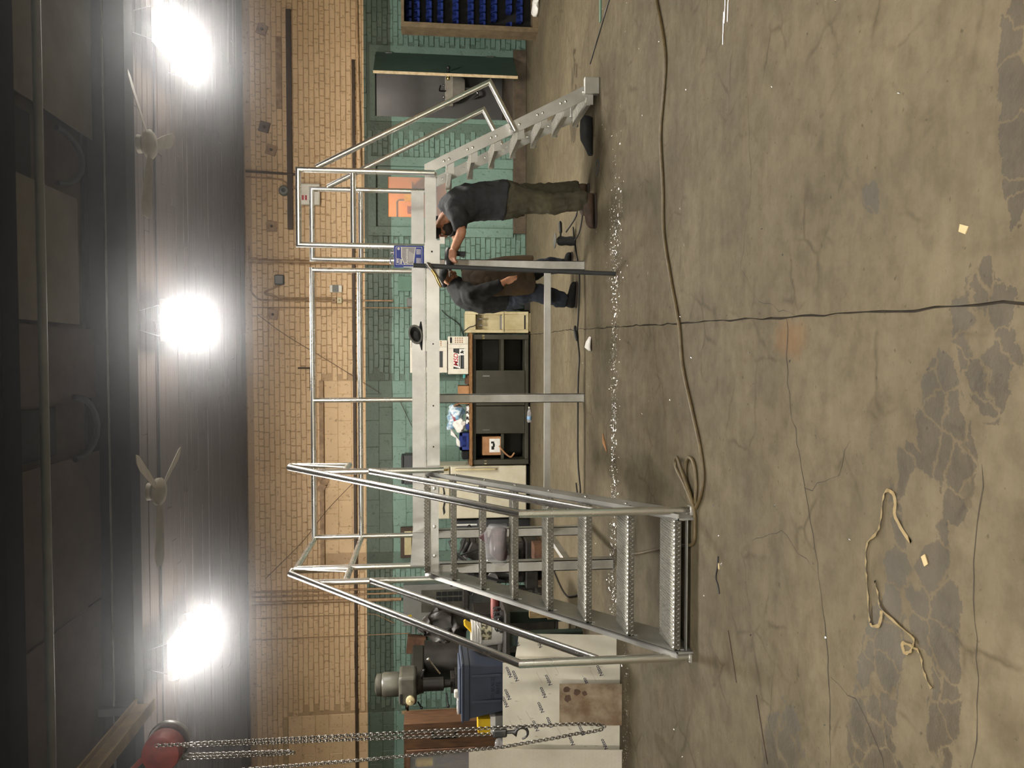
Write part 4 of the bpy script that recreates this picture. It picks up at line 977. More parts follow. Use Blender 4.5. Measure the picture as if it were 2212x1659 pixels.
def microwave(x0, x1, y0, y1, z0, z1, label, sticker):
    t = thing('microwave', ((x0 + x1) / 2, (y0 + y1) / 2, z0), label, 'microwave')
    box('case', x0, x1, y0 + .03, y1, z0, z1, 'white_plastic', t, bev=.008); xs = x1 - (x1 - x0) * .2
    def door(bm):
        a, b_, c, d = x0 + .004, xs - .004, z0 + .006, z1 - .006; wx0, wx1, wz0, wz1 = a + .075, b_ - .06, c + .06, d - .07
        for q in ((a, wx0, c, d), (wx1, b_, c, d), (wx0, wx1, c, wz0), (wx0, wx1, wz1, d)): quadbox(bm, q[0], q[1], y0, y0 + .03, q[2], q[3])
    dd = obj('door', BM(door), 'white_plastic', t, bev=.004)
    box('window', x0 + .075, xs - .06, y0 + .018, y0 + .03, z0 + .06, z1 - .07, 'dark_grey', dd)
    p = box('control_panel', xs, x1 - .003, y0, y0 + .03, z0 + .006, z1 - .006, 'white_plastic', t, bev=.003); w = x1 - xs
    box('display', xs + .012, x1 - .015, y0 - .002, y0, z1 - .055, z1 - .025, 'black_print', p)
    bm = bmesh.new()
    for i in range(4):
        for j in range(3): quadbox(bm, xs + .014 + j * w * .27, xs + .014 + j * w * .27 + w * .18, y0 - .0015, y0, z0 + .085 + i * .032, z0 + .102 + i * .032)
    obj('buttons', bm, 'cardboard', p, kind='stuff'); box('door_button', xs + .012, x1 - .015, y0 - .004, y0, z0 + .025, z0 + .06, 'white_plastic', p, bev=.003)
    if sticker:
        cxm, czm = x0 + .20, z0 + .17
        bm = bmesh.new(); pl = [(-.118, -.05), (.088, -.05), (.118, .05), (-.088, .05)]; prism(bm, [(cxm + a, y0 - .0008, czm + b_) for a, b_ in pl], (0, -.0012, 0)); st = obj('sticker', bm, 'white_print', dd)
        text('letters', 'MSD', .088, face_front(cxm + .006, y0 - .0026, czm + .012), 'red_print', st, bold=.0016, shear=.25, xs=1.05)
        bm = bmesh.new(); quadbox(bm, cxm - .09, cxm + .07, y0 - .0028, y0 - .002, czm - .040, czm - .028); obj('small_print', bm, 'black_print', st)
        bm = bmesh.new(); quadbox(bm, cxm + .075, cxm + .165, y0 - .0018, y0 - .0003, z0 + .055, z0 + .135); s2 = obj('round_sticker', bm, 'white_print', dd)
        bm = bmesh.new(); pl = [(0, .03), (.012, .008), (.035, .0), (.012, -.012), (.02, -.034), (-.004, -.016), (-.03, -.026), (-.014, -.002), (-.02, .02)]; prism(bm, [(cxm + .12 + a, y0 - .002, z0 + .095 + b_) for a, b_ in pl], (0, -.0008, 0)); obj('emblem', bm, 'black_print', s2)
    for xx in (x0 + .05, x1 - .05): box('foot', xx - .012, xx + .012, y0 + .06, y0 + .09, z0 - .008, z0, 'black_rubber', t)
    return t
microwave(-.255, .292, 11.21, 11.6, .903, 1.198, 'cream microwave with a red lettered sticker on the cabinet top', True)
microwave(-.235, .237, 11.24, 11.6, 1.208, 1.745, 'tall white microwave stacked on top of the sticker one', False)
t = thing('refrigerator', (-1.97, 11.4, 0), 'old cream refrigerator with a long side handle behind the stair', 'refrigerator')
box('case', -2.36, -1.585, 11.27, 11.75, .05, 1.71, 'cream_enamel_pale', t, bev=.02); box('toe_kick', -2.33, -1.61, 11.30, 11.7, 0, .05, 'dark_inside', t)
box('door', -2.355, -1.59, 11.21, 11.268, .06, 1.17, 'cream_enamel_pale', t, bev=.015); box('freezer_door', -2.355, -1.59, 11.21, 11.268, 1.182, 1.70, 'cream_enamel_pale', t, bev=.015)
rod('handle', rounded([(-1.635, 11.21, 1.10), (-1.635, 11.165, 1.08), (-1.635, 11.165, .52), (-1.635, 11.21, .50)], .03), .015, 'cream_enamel', t); rod('handle', rounded([(-1.635, 11.21, 1.40), (-1.635, 11.165, 1.38), (-1.635, 11.165, 1.22), (-1.635, 11.21, 1.20)], .03), .015, 'brass', t)
bm = bmesh.new(); pl = [(-2.30, 1.27), (-2.26, 1.245), (-2.18, 1.255), (-2.12, 1.24), (-2.05, 1.255), (-1.98, 1.245), (-1.90, 1.262), (-1.88, 1.285), (-1.97, 1.272), (-2.04, 1.285), (-2.11, 1.268), (-2.2, 1.285)]
prism(bm, [(x, 11.2095, z) for x, z in pl], (0, -.001, 0)); obj('magnet_strip', bm, 'black_print', t)
t = thing('equipment_case', (-1.64, 11.45, 1.71), 'dark grey case on top of the cream refrigerator', 'case'); box('shell', -1.86, -1.43, 11.3, 11.6, 1.712, 1.84, 'dark_grey', t, bev=.012); box('lid', -1.85, -1.44, 11.31, 11.59, 1.84, 1.88, 'black_paint', t, bev=.01)
t = thing('magazine_stack', (-2.46, 11.4, 0), 'upright pack of dark blue and white striped folders left of the refrigerator', 'folders')
for k in range(6): box('folder', -2.40 - (k + 1) * .026, -2.40 - k * .026 - .002, 11.3, 11.6, .78, 1.08, 'paper' if k in (2, 4) else 'dark_grey', t)
box('stand', -2.57, -2.39, 11.28, 11.62, 0, .78, 'dark_grey', t, bev=.006)
# things on the cabinet top
t = thing('cardboard_box', (-.52, 11.35, .895), 'small open cardboard box with raised flaps on the cabinet top', 'box')
def cb(bm):
    x0, x1, y0, y1, z0, z1 = -.69, -.42, 11.22, 11.5, .896, 1.05
    for a in ((x0, x1, y0, y0 + .005), (x0, x1, y1 - .005, y1), (x0, x0 + .005, y0, y1), (x1 - .005, x1, y0, y1)): quadbox(bm, a[0], a[1], a[2], a[3], z0, z1)
    quadbox(bm, x0, x1, y0, y1, z0, z0 + .005)
obj('carton', BM(cb), 'cardboard', t)
for a, b_ in (((-.42, 1.05), (-.34, 1.13)), ((-.69, 1.05), (-.72, 1.12))):
    bm = bmesh.new(); prism(bm, [(a[0], 11.22, a[1]), (a[0], 11.5, a[1]), (b_[0], 11.5, b_[1]), (b_[0], 11.22, b_[1])], (.003, 0, .003)); obj('flap', bm, 'cardboard', t)
tag(box('brown_block', -.40, -.27, 11.25, 11.45, .896, .95, 'rust_brown', bev=.003), 'low brown wooden block between microwave and cardboard box', 'block')
tag(box('blue_packet', -.31, -.258, 11.21, 11.235, .952, .985, 'teal_print', bev=.003), 'small pale blue packet tucked beside the microwave', 'packet')
mat('bag_film', rgb(120, 160, 190), .2, col2=rgb(220, 230, 235), nscale=14, thr=(.42, .58), bump=.8, bscale=30)
def baglike(name, c, r, m_, label, cat, amp=.05, seed=1, n=36, rings=22):
    bm = bmesh.new(); bmesh.ops.create_uvsphere(bm, u_segments=n, v_segments=rings, radius=1)
    for v in bm.verts: v.co = Vector((v.co.x * r[0], v.co.y * r[1], v.co.z * r[2]))
    crumple(bm, amp, 8, seed); crumple(bm, amp * .45, 22, seed + 3); zmin = min(v.co.z for v in bm.verts)
    for v in bm.verts: v.co += Vector(c) + Vector((0, 0, -zmin))
    return tag(obj(name, bm, m_, smooth=70), label, cat)
b1 = baglike('snack_bag', (-.91, 11.40, .94), (.19, .08, .14), 'bag_film', 'crinkled blue and clear snack bag on the cabinet top', 'bag', .06, 4)
text('print', 'wow', .07, face_front(-.90, 11.305, 1.12, .4), 'red_print', b1, bold=.002)
mat('bw_print', rgb(235, 235, 232), .6, col2=rgb(25, 25, 25), nscale=34, thr=(.48, .52))
tag(box('printed_carton', -1.01, -.71, 11.24, 11.44, .896, .94, 'bw_print', bev=.004), 'flat carton with black and white print under the snack bag', 'carton')
b2 = baglike('white_bag', (-1.0, 11.26, .94), (.1, .05, .08), 'paper', 'crumpled white plastic bag in front of the snack bag', 'bag', .05, 8)
tag(box('blue_carton', -1.06, -.98, 11.225, 11.40, .896, .945, 'blue_plastic', bev=.003), 'small dark blue carton at the left of the printed one', 'carton')
t = thing('blue_crate', (-1.22, 11.35, .896), 'dark blue plastic crate at the left end of the cabinet top', 'crate')
def crt(bm):
    x0, x1, y0, y1, z0, z1 = -1.36, -1.10, 11.22, 11.5, .896, 1.03
    for a in ((x0, x1, y0, y0 + .008, z0, z0 + .04), (x0, x0 + .05, y0, y0 + .008, z0 + .04, z1), (x1 - .05, x1, y0, y0 + .008, z0 + .04, z1), (x0, x1, y0, y0 + .008, z1 - .03, z1), (x0, x1, y1 - .008, y1, z0, z1), (x0, x0 + .008, y0, y1, z0, z1), (x1 - .008, x1, y0, y1, z0, z1), (x0, x1, y0, y1, z0, z0 + .006)): quadbox(bm, *a)
obj('body', BM(crt), 'blue_plastic', t)
bm = bmesh.new(); loft(bm, [((-1.09, 11.26, 1.16), (.05, 0, 0), (0, .02, 0)), ((-1.14, 11.26, 1.10), (.055, 0, .03), (0, .03, 0)), ((-1.20, 11.26, 1.05), (.045, 0, .04), (0, .03, 0)), ((-1.28, 11.26, 1.04), (.05, 0, .05), (0, .035, 0)), ((-1.31, 11.26, 1.04), (.02, 0, .03), (0, .02, 0))]); crumple(bm, .012, 14, 3)
tag(obj('white_sock', bm, 'paper', smooth=70), 'white cloth sock draped over the blue crate', 'cloth')
t = tag(box('black_pouch', -1.50, -1.37, 11.25, 11.5, .896, 1.0, 'black_cloth', bev=.02), 'black pouch at the far left of the cabinet top', 'pouch')
# grimy machinery behind the second worker
t = thing('floor_machine', (.92, 11.4, 0), 'grimy dark floor machine with a round gauge behind the jeans worker', 'machine')
box('body', .70, 1.12, 11.3, 11.7, .08, .75, 'green_machine', t, bev=.02); box('upper', .74, 1.08, 11.35, 11.7, .75, 1.0, 'machine_dark', t, bev=.02); box('skid', .68, 1.14, 11.28, 11.72, 0, .08, 'machine_dark', t)
bm = bmesh.new(); lathe(bm, [(.075, 0), (.075, -.03), (.06, -.035)], (.82, 11.3, .42), 'y', 18); obj('gauge', bm, 'machine_grey', t, smooth=True)
for k in range(3): rod('hose', smoothline([(.74 + k * .09, 11.29, .2), (.72 + k * .1, 11.22, .4), (.78 + k * .08, 11.25, .6), (.76 + k * .1, 11.3, .72)]), .012, 'black_rubber', t, n=8)
tag(rod('wall_cable', smoothline([(.70, FY - .02, 1.28), (.62, FY - .02, 1.2), (.50, FY - .02, 1.03), (.36, FY - .02, .97), (.3, FY - .02, .95)]), .006, 'black_rubber', n=8), 'black cable drooping on the green wall to the water cooler', 'cable')
tag(rod('wall_cable', smoothline([(.34, 11.215, 1.0), (.42, 11.2, .9), (.46, 11.2, .80), (.60, 11.2, .76), (.66, 11.3, .77)]), .006, 'black_rubber', n=8), 'black cable lying across the front of the water cooler', 'cable')
t = thing('water_bottle', (-.77, 11.12, 0), 'clear water bottle with pale blue label on the floor by the cabinet', 'bottle')
t2 = Matrix.Translation((-.84, 11.1, .035)) 
bm = bmesh.new(); lathe(bm, [(.03, 0), (.034, .01), (.034, .10), (.03, .12), (.034, .14), (.012, .19), (.012, .21)], (-.95, 11.1, .035), 'x', 14); obj('bottle', bm, 'clear_plastic', t, smooth=True)
mat('label_blue', rgb(140, 180, 220), .5); bm = bmesh.new(); lathe(bm, [(.0346, .04), (.0346, .09)], (-.95, 11.1, .035), 'x', 14, cap=False); obj('wrap', bm, 'label_blue', t, smooth=True)
bm = bmesh.new(); lathe(bm, [(.013, .205), (.013, .225)], (-.95, 11.1, .035), 'x', 10); obj('cap', bm, 'white_plastic', t)

# ================================================================== ENGINE, BENCH, MILL AT THE LEFT
t = thing('engine', (-2.75, 10.3, 0), 'dark car engine with hoses standing behind the stair treads', 'engine')
box('skid', -3.05, -2.42, 10.0, 10.7, 0.06, .22, 'machine_dark', t, bev=.01)
for x in (-3.0, -2.5): box('skid_foot', x, x + .06, 10.0, 10.7, 0, .06, 'brown_bar', t)
bm = bmesh.new()
quadbox(bm, -3.0, -2.45, 10.1, 10.6, .22, .75); quadbox(bm, -2.92, -2.52, 10.06, 10.6, .30, .62)
obj('block', bm, 'machine_dark', t, bev=.03)
for s_ in (-1, 1):
    bm = bmesh.new(); M = Matrix.Translation((-2.73 + s_ * .16, 10.33, .86)) @ Matrix.Rotation(s_ * .45, 4, 'Y'); quadbox(bm, -.11, .11, -.27, .27, -.13, .13, M); hd_ = obj('cylinder_head', bm, 'machine_dark', t, bev=.02)
    bm = bmesh.new(); quadbox(bm, -.085, .085, -.25, .25, .13, .19, M); obj('valve_cover', bm, 'black_paint', hd_, bev=.02)
    for k in range(4): rod('plug_lead', smoothline([M @ Vector((s_ * .1, -.2 + k * .13, .05)), M @ Vector((s_ * .2, -.2 + k * .12, .2)), Vector((-2.73 + s_ * .03, 10.2, 1.12))]), .008, 'black_rubber', t, n=6)
bm = bmesh.new(); lathe(bm, [(.13, 0), (.13, .05), (.05, .06), (.05, .16)], (-2.73, 10.3, .98), 'z', 20); obj('carburettor', bm, 'steel', t, smooth=True)
for x, z, r_ in ((-2.73, .42, .12), (-2.90, .66, .07), (-2.55, .70, .075)):
    bm = bmesh.new(); lathe(bm, [(r_, 0), (r_, -.02), (r_ * .8, -.03), (r_, -.04), (r_, -.06), (.03, -.06)], (x, 10.06, z), 'y', 20); obj('pulley', bm, 'steel', t, smooth=True)
for k, p in enumerate((((-2.95, 10.05, 1.18), (-2.8, 9.98, 1.25), (-2.6, 10.0, 1.1), (-2.5, 10.05, .8)), ((-2.98, 10.02, 1.2), (-2.86, 9.95, 1.1), (-2.85, 9.98, .85), (-2.95, 10.02, .5)), ((-2.5, 10.0, 1.2), (-2.65, 9.95, 1.0), (-2.85, 9.97, .9), (-3.0, 10.05, .95)), ((-2.4, 10.05, 1.22), (-2.55, 9.98, 1.15), (-2.7, 10.0, .95), (-2.9, 10.05, .75)))):
    rod('hose', smoothline(p), .018 if k % 2 else .011, 'black_rubber', t, n=8)
tag(box('engine_crate', -2.62, -2.40, 9.7, 9.95, 0, .16, 'rust_brown', bev=.01), 'small rusty steel box on the floor in front of the engine', 'box')
t = thing('radiator', (-3.42, 10.5, 0), 'dark finned radiator standing left of the engine', 'radiator')
box('frame', -3.600, -3.560, 10.5, 10.62, 0, .95, 'machine_dark', t); box('frame', -3.220, -3.180, 10.5, 10.62, 0, .95, 'machine_dark', t); box('tank', -3.600, -3.180, 10.48, 10.64, .95, 1.03, 'machine_dark', t, bev=.01); box('tank', -3.560, -3.220, 10.48, 10.64, 0, .07, 'machine_dark', t)
for k in range(22): box('fin', -3.555 + k * .0155, -3.547 + k * .0155, 10.5, 10.6, .07, .95, 'steel', t)
tag(rod('floor_cable', smoothline([(-2.35, 9.6, .012), (-2.55, 9.0, .012), (-2.6, 8.3, .012), (-2.45, 7.75, .012), (-2.35, 7.5, .012)]), .008, 'black_rubber', n=8), 'black cable on the floor behind the stair treads', 'cable')
tag(box('cylinder_head_part', -3.2, -2.95, 9.5, 9.75, 0, .14, 'machine_dark', bev=.02), 'dark oily metal part on the floor by the radiator', 'engine part')

t = thing('workbench', (-3.2, 7.7, 0), 'heavy workbench with dark top and green steel legs behind the white sheets', 'workbench')
box('bench_top', -4.0, -2.46, 7.28, 8.15, .72, .765, 'machine_dark', t, bev=.006)
for x in (-3.95, -3.23, -2.80):
    for y_ in (7.36, 8.0): box('leg', x, x + .12, y_, y_ + .09, 0, .72, 'green_machine', t, bev=.005)
box('stretcher', -3.83, -3.23, 7.38, 7.43, .16, .26, 'green_machine', t, bev=.005); box('stretcher', -3.11, -2.80, 7.38, 7.43, .18, .26, 'green_machine', t, bev=.005)
for k, (x, z, w_) in enumerate(((-2.6, .0, .07), (-2.66, .0, .05))): tag(box('timber_offcut', x, x + w_, 7.55 + k * .12, 7.62 + k * .12, 0, .5 - k * .2, 'pale_wood', bev=.003), ('tall pale timber offcut standing under the workbench end', 'short pale timber offcut under the workbench end')[k], 'timber')
t = thing('vise_scrap', (-2.6, 7.5, .765), 'tangle of dark springs and clamps on the workbench corner', 'tool pile')
for k in range(4):
    pts = [(-2.62 + .05 * math.cos(a * 2) + k * .03, 7.42 + k * .05, .80 + .035 * math.sin(a * 2) + a * .006) for a in [i * .35 for i in range(20)]]
    rod('spring', pts, .007, 'dark_steel', t, n=6)
box('clamp_bar', -2.72, -2.50, 7.5, 7.54, .767, .80, 'dark_steel', t, bev=.004)
t = thing('paint_pail', (-2.78, 7.72, .765), 'dented white five-gallon pail with a printed label on the workbench', 'pail')
bm = bmesh.new(); lathe(bm, [(.118, 0), (.125, .02), (.138, .24), (.146, .245), (.139, .255), (.147, .27), (.14, .28), (.147, .295), (.142, .31), (.135, .31), (.13, .27), (.118, .03)], (-2.78, 7.72, .765), 'z', 28); obj('bucket', bm, 'paper', t, smooth=50)
bm = bmesh.new(); lathe(bm, [(.1365, .11), (.1392, .215)], (-2.78, 7.72, .765), 'z', 28, cap=False); bmesh.ops.delete(bm, geom=[v for v in bm.verts if not (v.co.y < 7.72 and v.co.x > -2.83)], context='VERTS'); mat('pail_label', rgb(196, 190, 160), .6, col2=rgb(60, 58, 44), nscale=30, thr=(.44, .54)); obj('label_print', bm, 'pail_label', t)
rod('bail', smoothline([(-2.92, 7.72, 1.06), (-2.87, 7.57, 1.0), (-2.78, 7.55, .98), (-2.69, 7.57, 1.0), (-2.64, 7.72, 1.06)]), .004, 'steel', t, n=6)
t = thing('torch_cylinder', (-2.55, 7.9, .765), 'faded red gas cylinder lying on the workbench behind the pail', 'cylinder')
bm = bmesh.new(); lathe(bm, [(.02, -.02), (.04, 0), (.045, .04), (.045, .26), (.02, .30)], (-2.72, 7.95, .811), 'x', 18); obj('tank', bm, 'red_faded', t, smooth=True)
bm = bmesh.new(); lathe(bm, [(.012, .3), (.012, .36)], (-2.72, 7.95, .811), 'x', 10); obj('valve', bm, 'brass', t)
tag(box('bench_plank', -2.9, -2.48, 8.02, 8.12, .767, .79, 'pale_wood', bev=.003), 'pale plank at the back of the workbench', 'plank')
t = thing('yellow_nozzle', (-2.70, 7.72, 1.075), 'yellow plastic funnel tip sticking out of the white pail', 'funnel')
bm = bmesh.new(); tube(bm, [(-2.78, 7.72, .9), (-2.74, 7.72, 1.05), (-2.68, 7.70, 1.12), (-2.64, 7.69, 1.14)], [.05, .045, .03, .012], 14); obj('cone', bm, 'yellow_paint', t, smooth=True)
# storage tote on the bench
t = thing('storage_tote', (-3.22, 7.5, .765), 'dusty blue lidded storage tote beside the milling machine', 'tote')
bm = bmesh.new()
def ring(x0, x1, y0, y1, z): return [bm.verts.new(p) for p in ((x0, y0, z), (x1, y0, z), (x1, y1, z), (x0, y1, z))]
A = ring(-3.43, -2.99, 7.36, 7.75, .767); B = ring(-3.475, -2.955, 7.32, 7.79, 1.11); C_ = ring(-3.49, -2.94, 7.305, 7.805, 1.11); D_ = ring(-3.49, -2.94, 7.305, 7.805, 1.165)
bm.faces.new(A[::-1])
for P_, Q in ((A, B), (B, C_), (C_, D_)):
    for i in range(4): bm.faces.new((P_[i], P_[(i + 1) % 4], Q[(i + 1) % 4], Q[i]))
bm.faces.new(D_); obj('tub', bm, 'tote_blue', t, bev=.01)
bm = bmesh.new(); quadbox(bm, -3.50, -2.93, 7.295, 7.815, 1.166, 1.19); quadbox(bm, -3.44, -2.99, 7.35, 7.76, 1.19, 1.208); obj('lid', bm, 'tote_blue', t, bev=.008)
for x in (-3.33, -3.08): box('rib', x, x + .03, 7.318, 7.345, .80, 1.09, 'tote_blue', t, bev=.006)
text('moulded_mark', 'STORAGE\nTOTE', .05, face_front(-3.2, 7.338, .86), 'tote_blue', t, ext=.004)
tag(box('white_cup', -3.35, -3.28, 7.5, 7.57, 1.209, 1.25, 'white_plastic', bev=.012), 'small off-white tub standing on the blue tote lid', 'tub')
tag(box('papers', -3.50, -3.36, 7.48, 7.6, 1.209, 1.222, 'paper'), 'small white papers on the left end of the tote lid', 'papers')
t = thing('yellow_box', (-3.62, 7.5, .765), 'bright yellow box on the bench left of the blue tote', 'box'); box('carton', -3.70, -3.545, 7.45, 7.65, .90, 1.02, 'yellow_paint', t, bev=.004); box('carton_base', -3.70, -3.52, 7.44, 7.66, .85, .90, 'paper', t, bev=.003); box('stand', -3.71, -3.51, 7.43, 7.67, .767, .85, 'grey_paint', t, bev=.004)
for k in range(3):
    b_ = baglike('parts_bag', (-3.76 - k * .085, 7.4 + k * .03, .767), (.034, .05, .05), 'clear_plastic', ('clear plastic bag nearest the yellow box', 'clear plastic bag in the middle of three by the hook', 'clear plastic bag farthest left on the bench')[k], 'bag', .012, 20 + k)
# milling machine behind
t = thing('milling_machine', (-3.75, 9.0, 0), 'grey vertical milling machine with motor on top against the green wall', 'milling machine')
mx, my = -3.72, 8.75
bm = bmesh.new(); loft(bm, [((mx - .05, my + .75, 0), (.42, 0, 0), (0, .42, 0)), ((mx - .05, my + .75, .12), (.40, 0, 0), (0, .4, 0)), ((mx - .05, my + .75, .2), (.27, 0, 0), (0, .28, 0)), ((mx - .05, my + .78, 1.3), (.23, 0, 0), (0, .24, 0)), ((mx - .05, my + .78, 1.55), (.25, 0, 0), (0, .26, 0))]); obj('column', bm, 'machine_dark', t, smooth=50)
box('ram', mx - .14, mx + .06, my + .05, my + 1.05, 1.55, 1.70, 'machine_dark', t, bev=.02)
bm = bmesh.new(); quadbox(bm, mx - .16, mx + .17, my - .2, my + .15, 1.63, 1.83); obj('head', bm, 'machine_grey', t, bev=.035, segs=3)
bm = bmesh.new(); lathe(bm, [(.13, 0), (.135, .02), (.135, .17), (.12, .19), (.125, .2), (.12, .25), (.05, .27)], (mx + .02, my - .02, 1.83), 'z', 24); obj('motor', bm, 'machine_grey', t, smooth=True)
bm = bmesh.new(); lathe(bm, [(.11, 0), (.09, -.06), (.075, -.07), (.075, -.3), (.045, -.31), (.04, -.38), (.02, -.4)], (mx + .0, my - .02, 1.63), 'z', 20); obj('quill', bm, 'machine_dark', t, smooth=True)
bm = bmesh.new(); lathe(bm, [(.05, 0), (.05, -.03), (.035, -.035), (.012, -.035), (.012, -.07)], (mx - .09, my - .2, 1.70), 'y', 18); obj('speed_dial', bm, 'cream_enamel', t, smooth=True)
box('name_plate', mx - .13, mx - .02, my - .204, my - .2, 1.79, 1.815, 'black_print', t)
for a, b_ in (((mx - .16, 1.62), (mx - .20, 1.58)), ((mx + .1, 1.58), (mx + .22, 1.55)), ((mx - .07, 1.3), (mx - .2, 1.28))): 
    bm = bmesh.new(); tube(bm, [(a[0], my - .1, a[1]), (b_[0], my - .16, b_[1])], .009, 8); bmesh.ops.create_uvsphere(bm, u_segments=8, v_segments=6, radius=.018, matrix=Matrix.Translation((b_[0], my - .16, b_[1]))); obj('lever', bm, 'black_paint', t, smooth=True)
bm = bmesh.new(); tube(bm, [(mx + .16, my - .12, 1.37), (mx + .36, my - .2, 1.50)], .009, 8); bmesh.ops.create_uvsphere(bm, u_segments=10, v_segments=8, radius=.022, matrix=Matrix.Translation((mx + .36, my - .2, 1.5))); obj('feed_handle', bm, 'chrome', t, smooth=True)
bm = bmesh.new(); tube(bm, [(mx - .165, my - .1, 1.74), (mx - .23, my - .1, 1.74)], .022, 10); tube(bm, [(mx - .23, my - .1, 1.74), (mx - .29, my - .1, 1.72)], .012, 8); obj('drawbar_brake', bm, 'chrome', t, smooth=True)
box('saddle', mx - .19, mx + .2, my - .12, my + .5, .92, 1.06, 'machine_dark', t, bev=.02); box('knee', mx - .2, mx + .15, my - .05, my + .5, .4, .92, 'machine_dark', t, bev=.03)
box('table', mx - .205, mx + .32, my - .12, my + .16, 1.06, 1.13, 'machine_grey', t, bev=.005); box('table_edge', mx - .205, mx + .32, my - .13, my - .12, 1.085, 1.105, 'rust_brown', t)
bm = bmesh.new(); quadbox(bm, mx - .12, mx + .14, my - .1, my + .1, 1.131, 1.20); quadbox(bm, mx - .08, mx - .03, my - .1, my + .1, 1.20, 1.25); quadbox(bm, mx + .05, mx + .1, my - .1, my + .1, 1.20, 1.25); obj('vise', bm, 'machine_dark', t, bev=.006)
tag(box('scrap_bar', mx + .17, mx + .3, my - .05, my - .02, 1.131, 1.16, 'rust_brown', M=None, bev=.003), 'rusty bar lying on the right end of the milling table', 'bar')
t = thing('machine_stand', (-3.12, 9.0, 0), 'dark pedestal machine stand right of the milling machine', 'stand'); box('cabinet', -3.34, -2.95, 8.8, 9.2, .03, .98, 'machine_dark', t, bev=.01); box('base', -3.36, -2.93, 8.78, 9.22, 0, .03, 'machine_dark', t)
b_ = baglike('dust_cover', (-3.14, 9.0, .985), (.19, .15, .30), 'machine_dark', 'dark crumpled oily cover heaped on the pedestal stand', 'cover', .09, 31)
# brown cupboard and window jars at the far left
t = thing('tool_cupboard', (-4.1, 8.4, 0), 'brown wooden cupboard at the left edge behind the chains', 'cupboard')
def carc(bm):
    for a in ((-4.22, -3.945, 8.26, 8.58, 0, 1.765), (-4.75, -4.22, 8.26, 8.58, 0, 1.0), (-4.75, -4.22, 8.26, 8.58, 1.74, 1.765), (-4.75, -4.73, 8.26, 8.58, 1.0, 1.74), (-4.73, -4.22, 8.56, 8.58, 1.0, 1.74)): quadbox(bm, *a)
obj('carcass', BM(carc), 'brown_wood_and_shade', t)
bm = bmesh.new(); quadbox(bm, -4.12, -4.02, 8.252, 8.26, 1.20, 1.47); obj('handle_recess', bm, 'dark_inside', t); box('handle', -4.095, -4.045, 8.24, 8.252, 1.22, 1.44, 'brown_bar', t, bev=.003)
bm = bmesh.new()
for a in ((-4.73, -4.69, 1.0, 1.74), (-4.27, -4.225, 1.0, 1.74), (-4.69, -4.27, 1.0, 1.04), (-4.69, -4.27, 1.70, 1.74)): quadbox(bm, a[0], a[1], 8.235, 8.26, a[2], a[3])
gd = obj('glazed_door', bm, 'rust_brown', t); box('glass', -4.69, -4.27, 8.245, 8.25, 1.04, 1.70, 'window_glass', gd)
box('inner_shelf', -4.73, -4.22, 8.28, 8.55, 1.44, 1.455, 'brown_wood_and_shade', t)
for k, (x, z, m_, l_) in enumerate(((-4.33, 1.456, 'red_faded', 'dark red can on the upper shelf'), (-4.45, 1.456, 'yellow_paint', 'yellow can on the upper shelf'), (-4.36, 1.001, 'maroon', 'maroon canister on the lower shelf'))):
    bm = bmesh.new(); hh = .17 if k < 2 else .34; lathe(bm, [(.045, 0), (.05, .01), (.05, hh), (.03, hh + .02)] if k < 2 else [(.08, 0), (.085, .02), (.085, hh), (.03, hh + .04)], (x, 8.42, z), 'z', 16)
    tag(obj('spray_can' if k < 2 else 'canister', bm, m_, smooth=True), '%s behind the cupboard glass' % l_, 'can')
tag(box('wood_stake', -5.42, -5.38, 11.68, 11.72, 0, 1.9, 'pale_wood', bev=.002), 'thin upright pale stake with a dark tip by the green wall', 'stake')

# ================================================================== LEANING SHEETS
def leaning(name, x0, x1, yb, yt, h, th, m_, label, cat, z0=0.0, skew=0.0):
    """sheet standing on the floor at y=yb, leaning back to yt at its top"""
    bm = bmesh.new(); pl = [(x0, yb, z0), (x1, yb, z0), (x1, yt, h - skew), (x0, yt, h)]
    nrm = (Vector(pl[1]) - Vector(pl[0])).cross(Vector(pl[3]) - Vector(pl[0])).normalized()
    prism(bm, pl, -nrm * th); o = tag(obj(name, bm, m_), label, cat); o['n'] = 0; del o['n']; return o, nrm
SH, nrm = leaning('film_sheet', -3.26, -2.425, 5.905, 6.03, .918, .006, 'masking_film', 'large white film-covered metal sheet with printed marks leaning on the bench', 'sheet')
S2, n2_ = leaning('film_sheet', -3.0, -2.235, 6.02, 6.14, .895, .004, 'masking_film', 'second film-covered sheet showing its corner behind the near stair post', 'sheet', skew=.12)
def on_sheet(x, z, yb=5.905, yt=6.03, h=.918, off=.0006, tilt=0.0, sx=1):
    y_ = yb + (yt - yb) * z / h; a = math.atan2(yt - yb, h)
    return Matrix.Translation((x, y_ - off, z)) @ Matrix.Rotation(math.radians(90) - a, 4, 'X') @ Matrix.Rotation(tilt, 4, 'Z')
rs = random.Random(8)
for i, (x, z) in enumerate(((-2.48, .16), (-2.50, .87), (-2.53, .82), (-2.56, .56), (-2.58, .26), (-2.68, .88), (-2.66, .60), (-2.78, .62), (-2.83, .37), (-2.90, .55), (-2.96, .30), (-2.93, .66), (-3.04, .38), (-3.07, .12), (-2.74, .9))):
    text('film_print', 'Nitto', .042, on_sheet(x, z, tilt=.47), 'ink', SH, ext=.0004, bold=.0006, shear=.15)
for i in range(14):
    x, z = -3.2 + (i * .37 % .76), .08 + (i * .211 % .78)
    bm = bmesh.new(); M = on_sheet(x, z, tilt=.5); quadbox(bm, -.05, .05, -.0007, .0007, 0, .0005, M); obj('film_line', bm, 'grey_paint', SH)
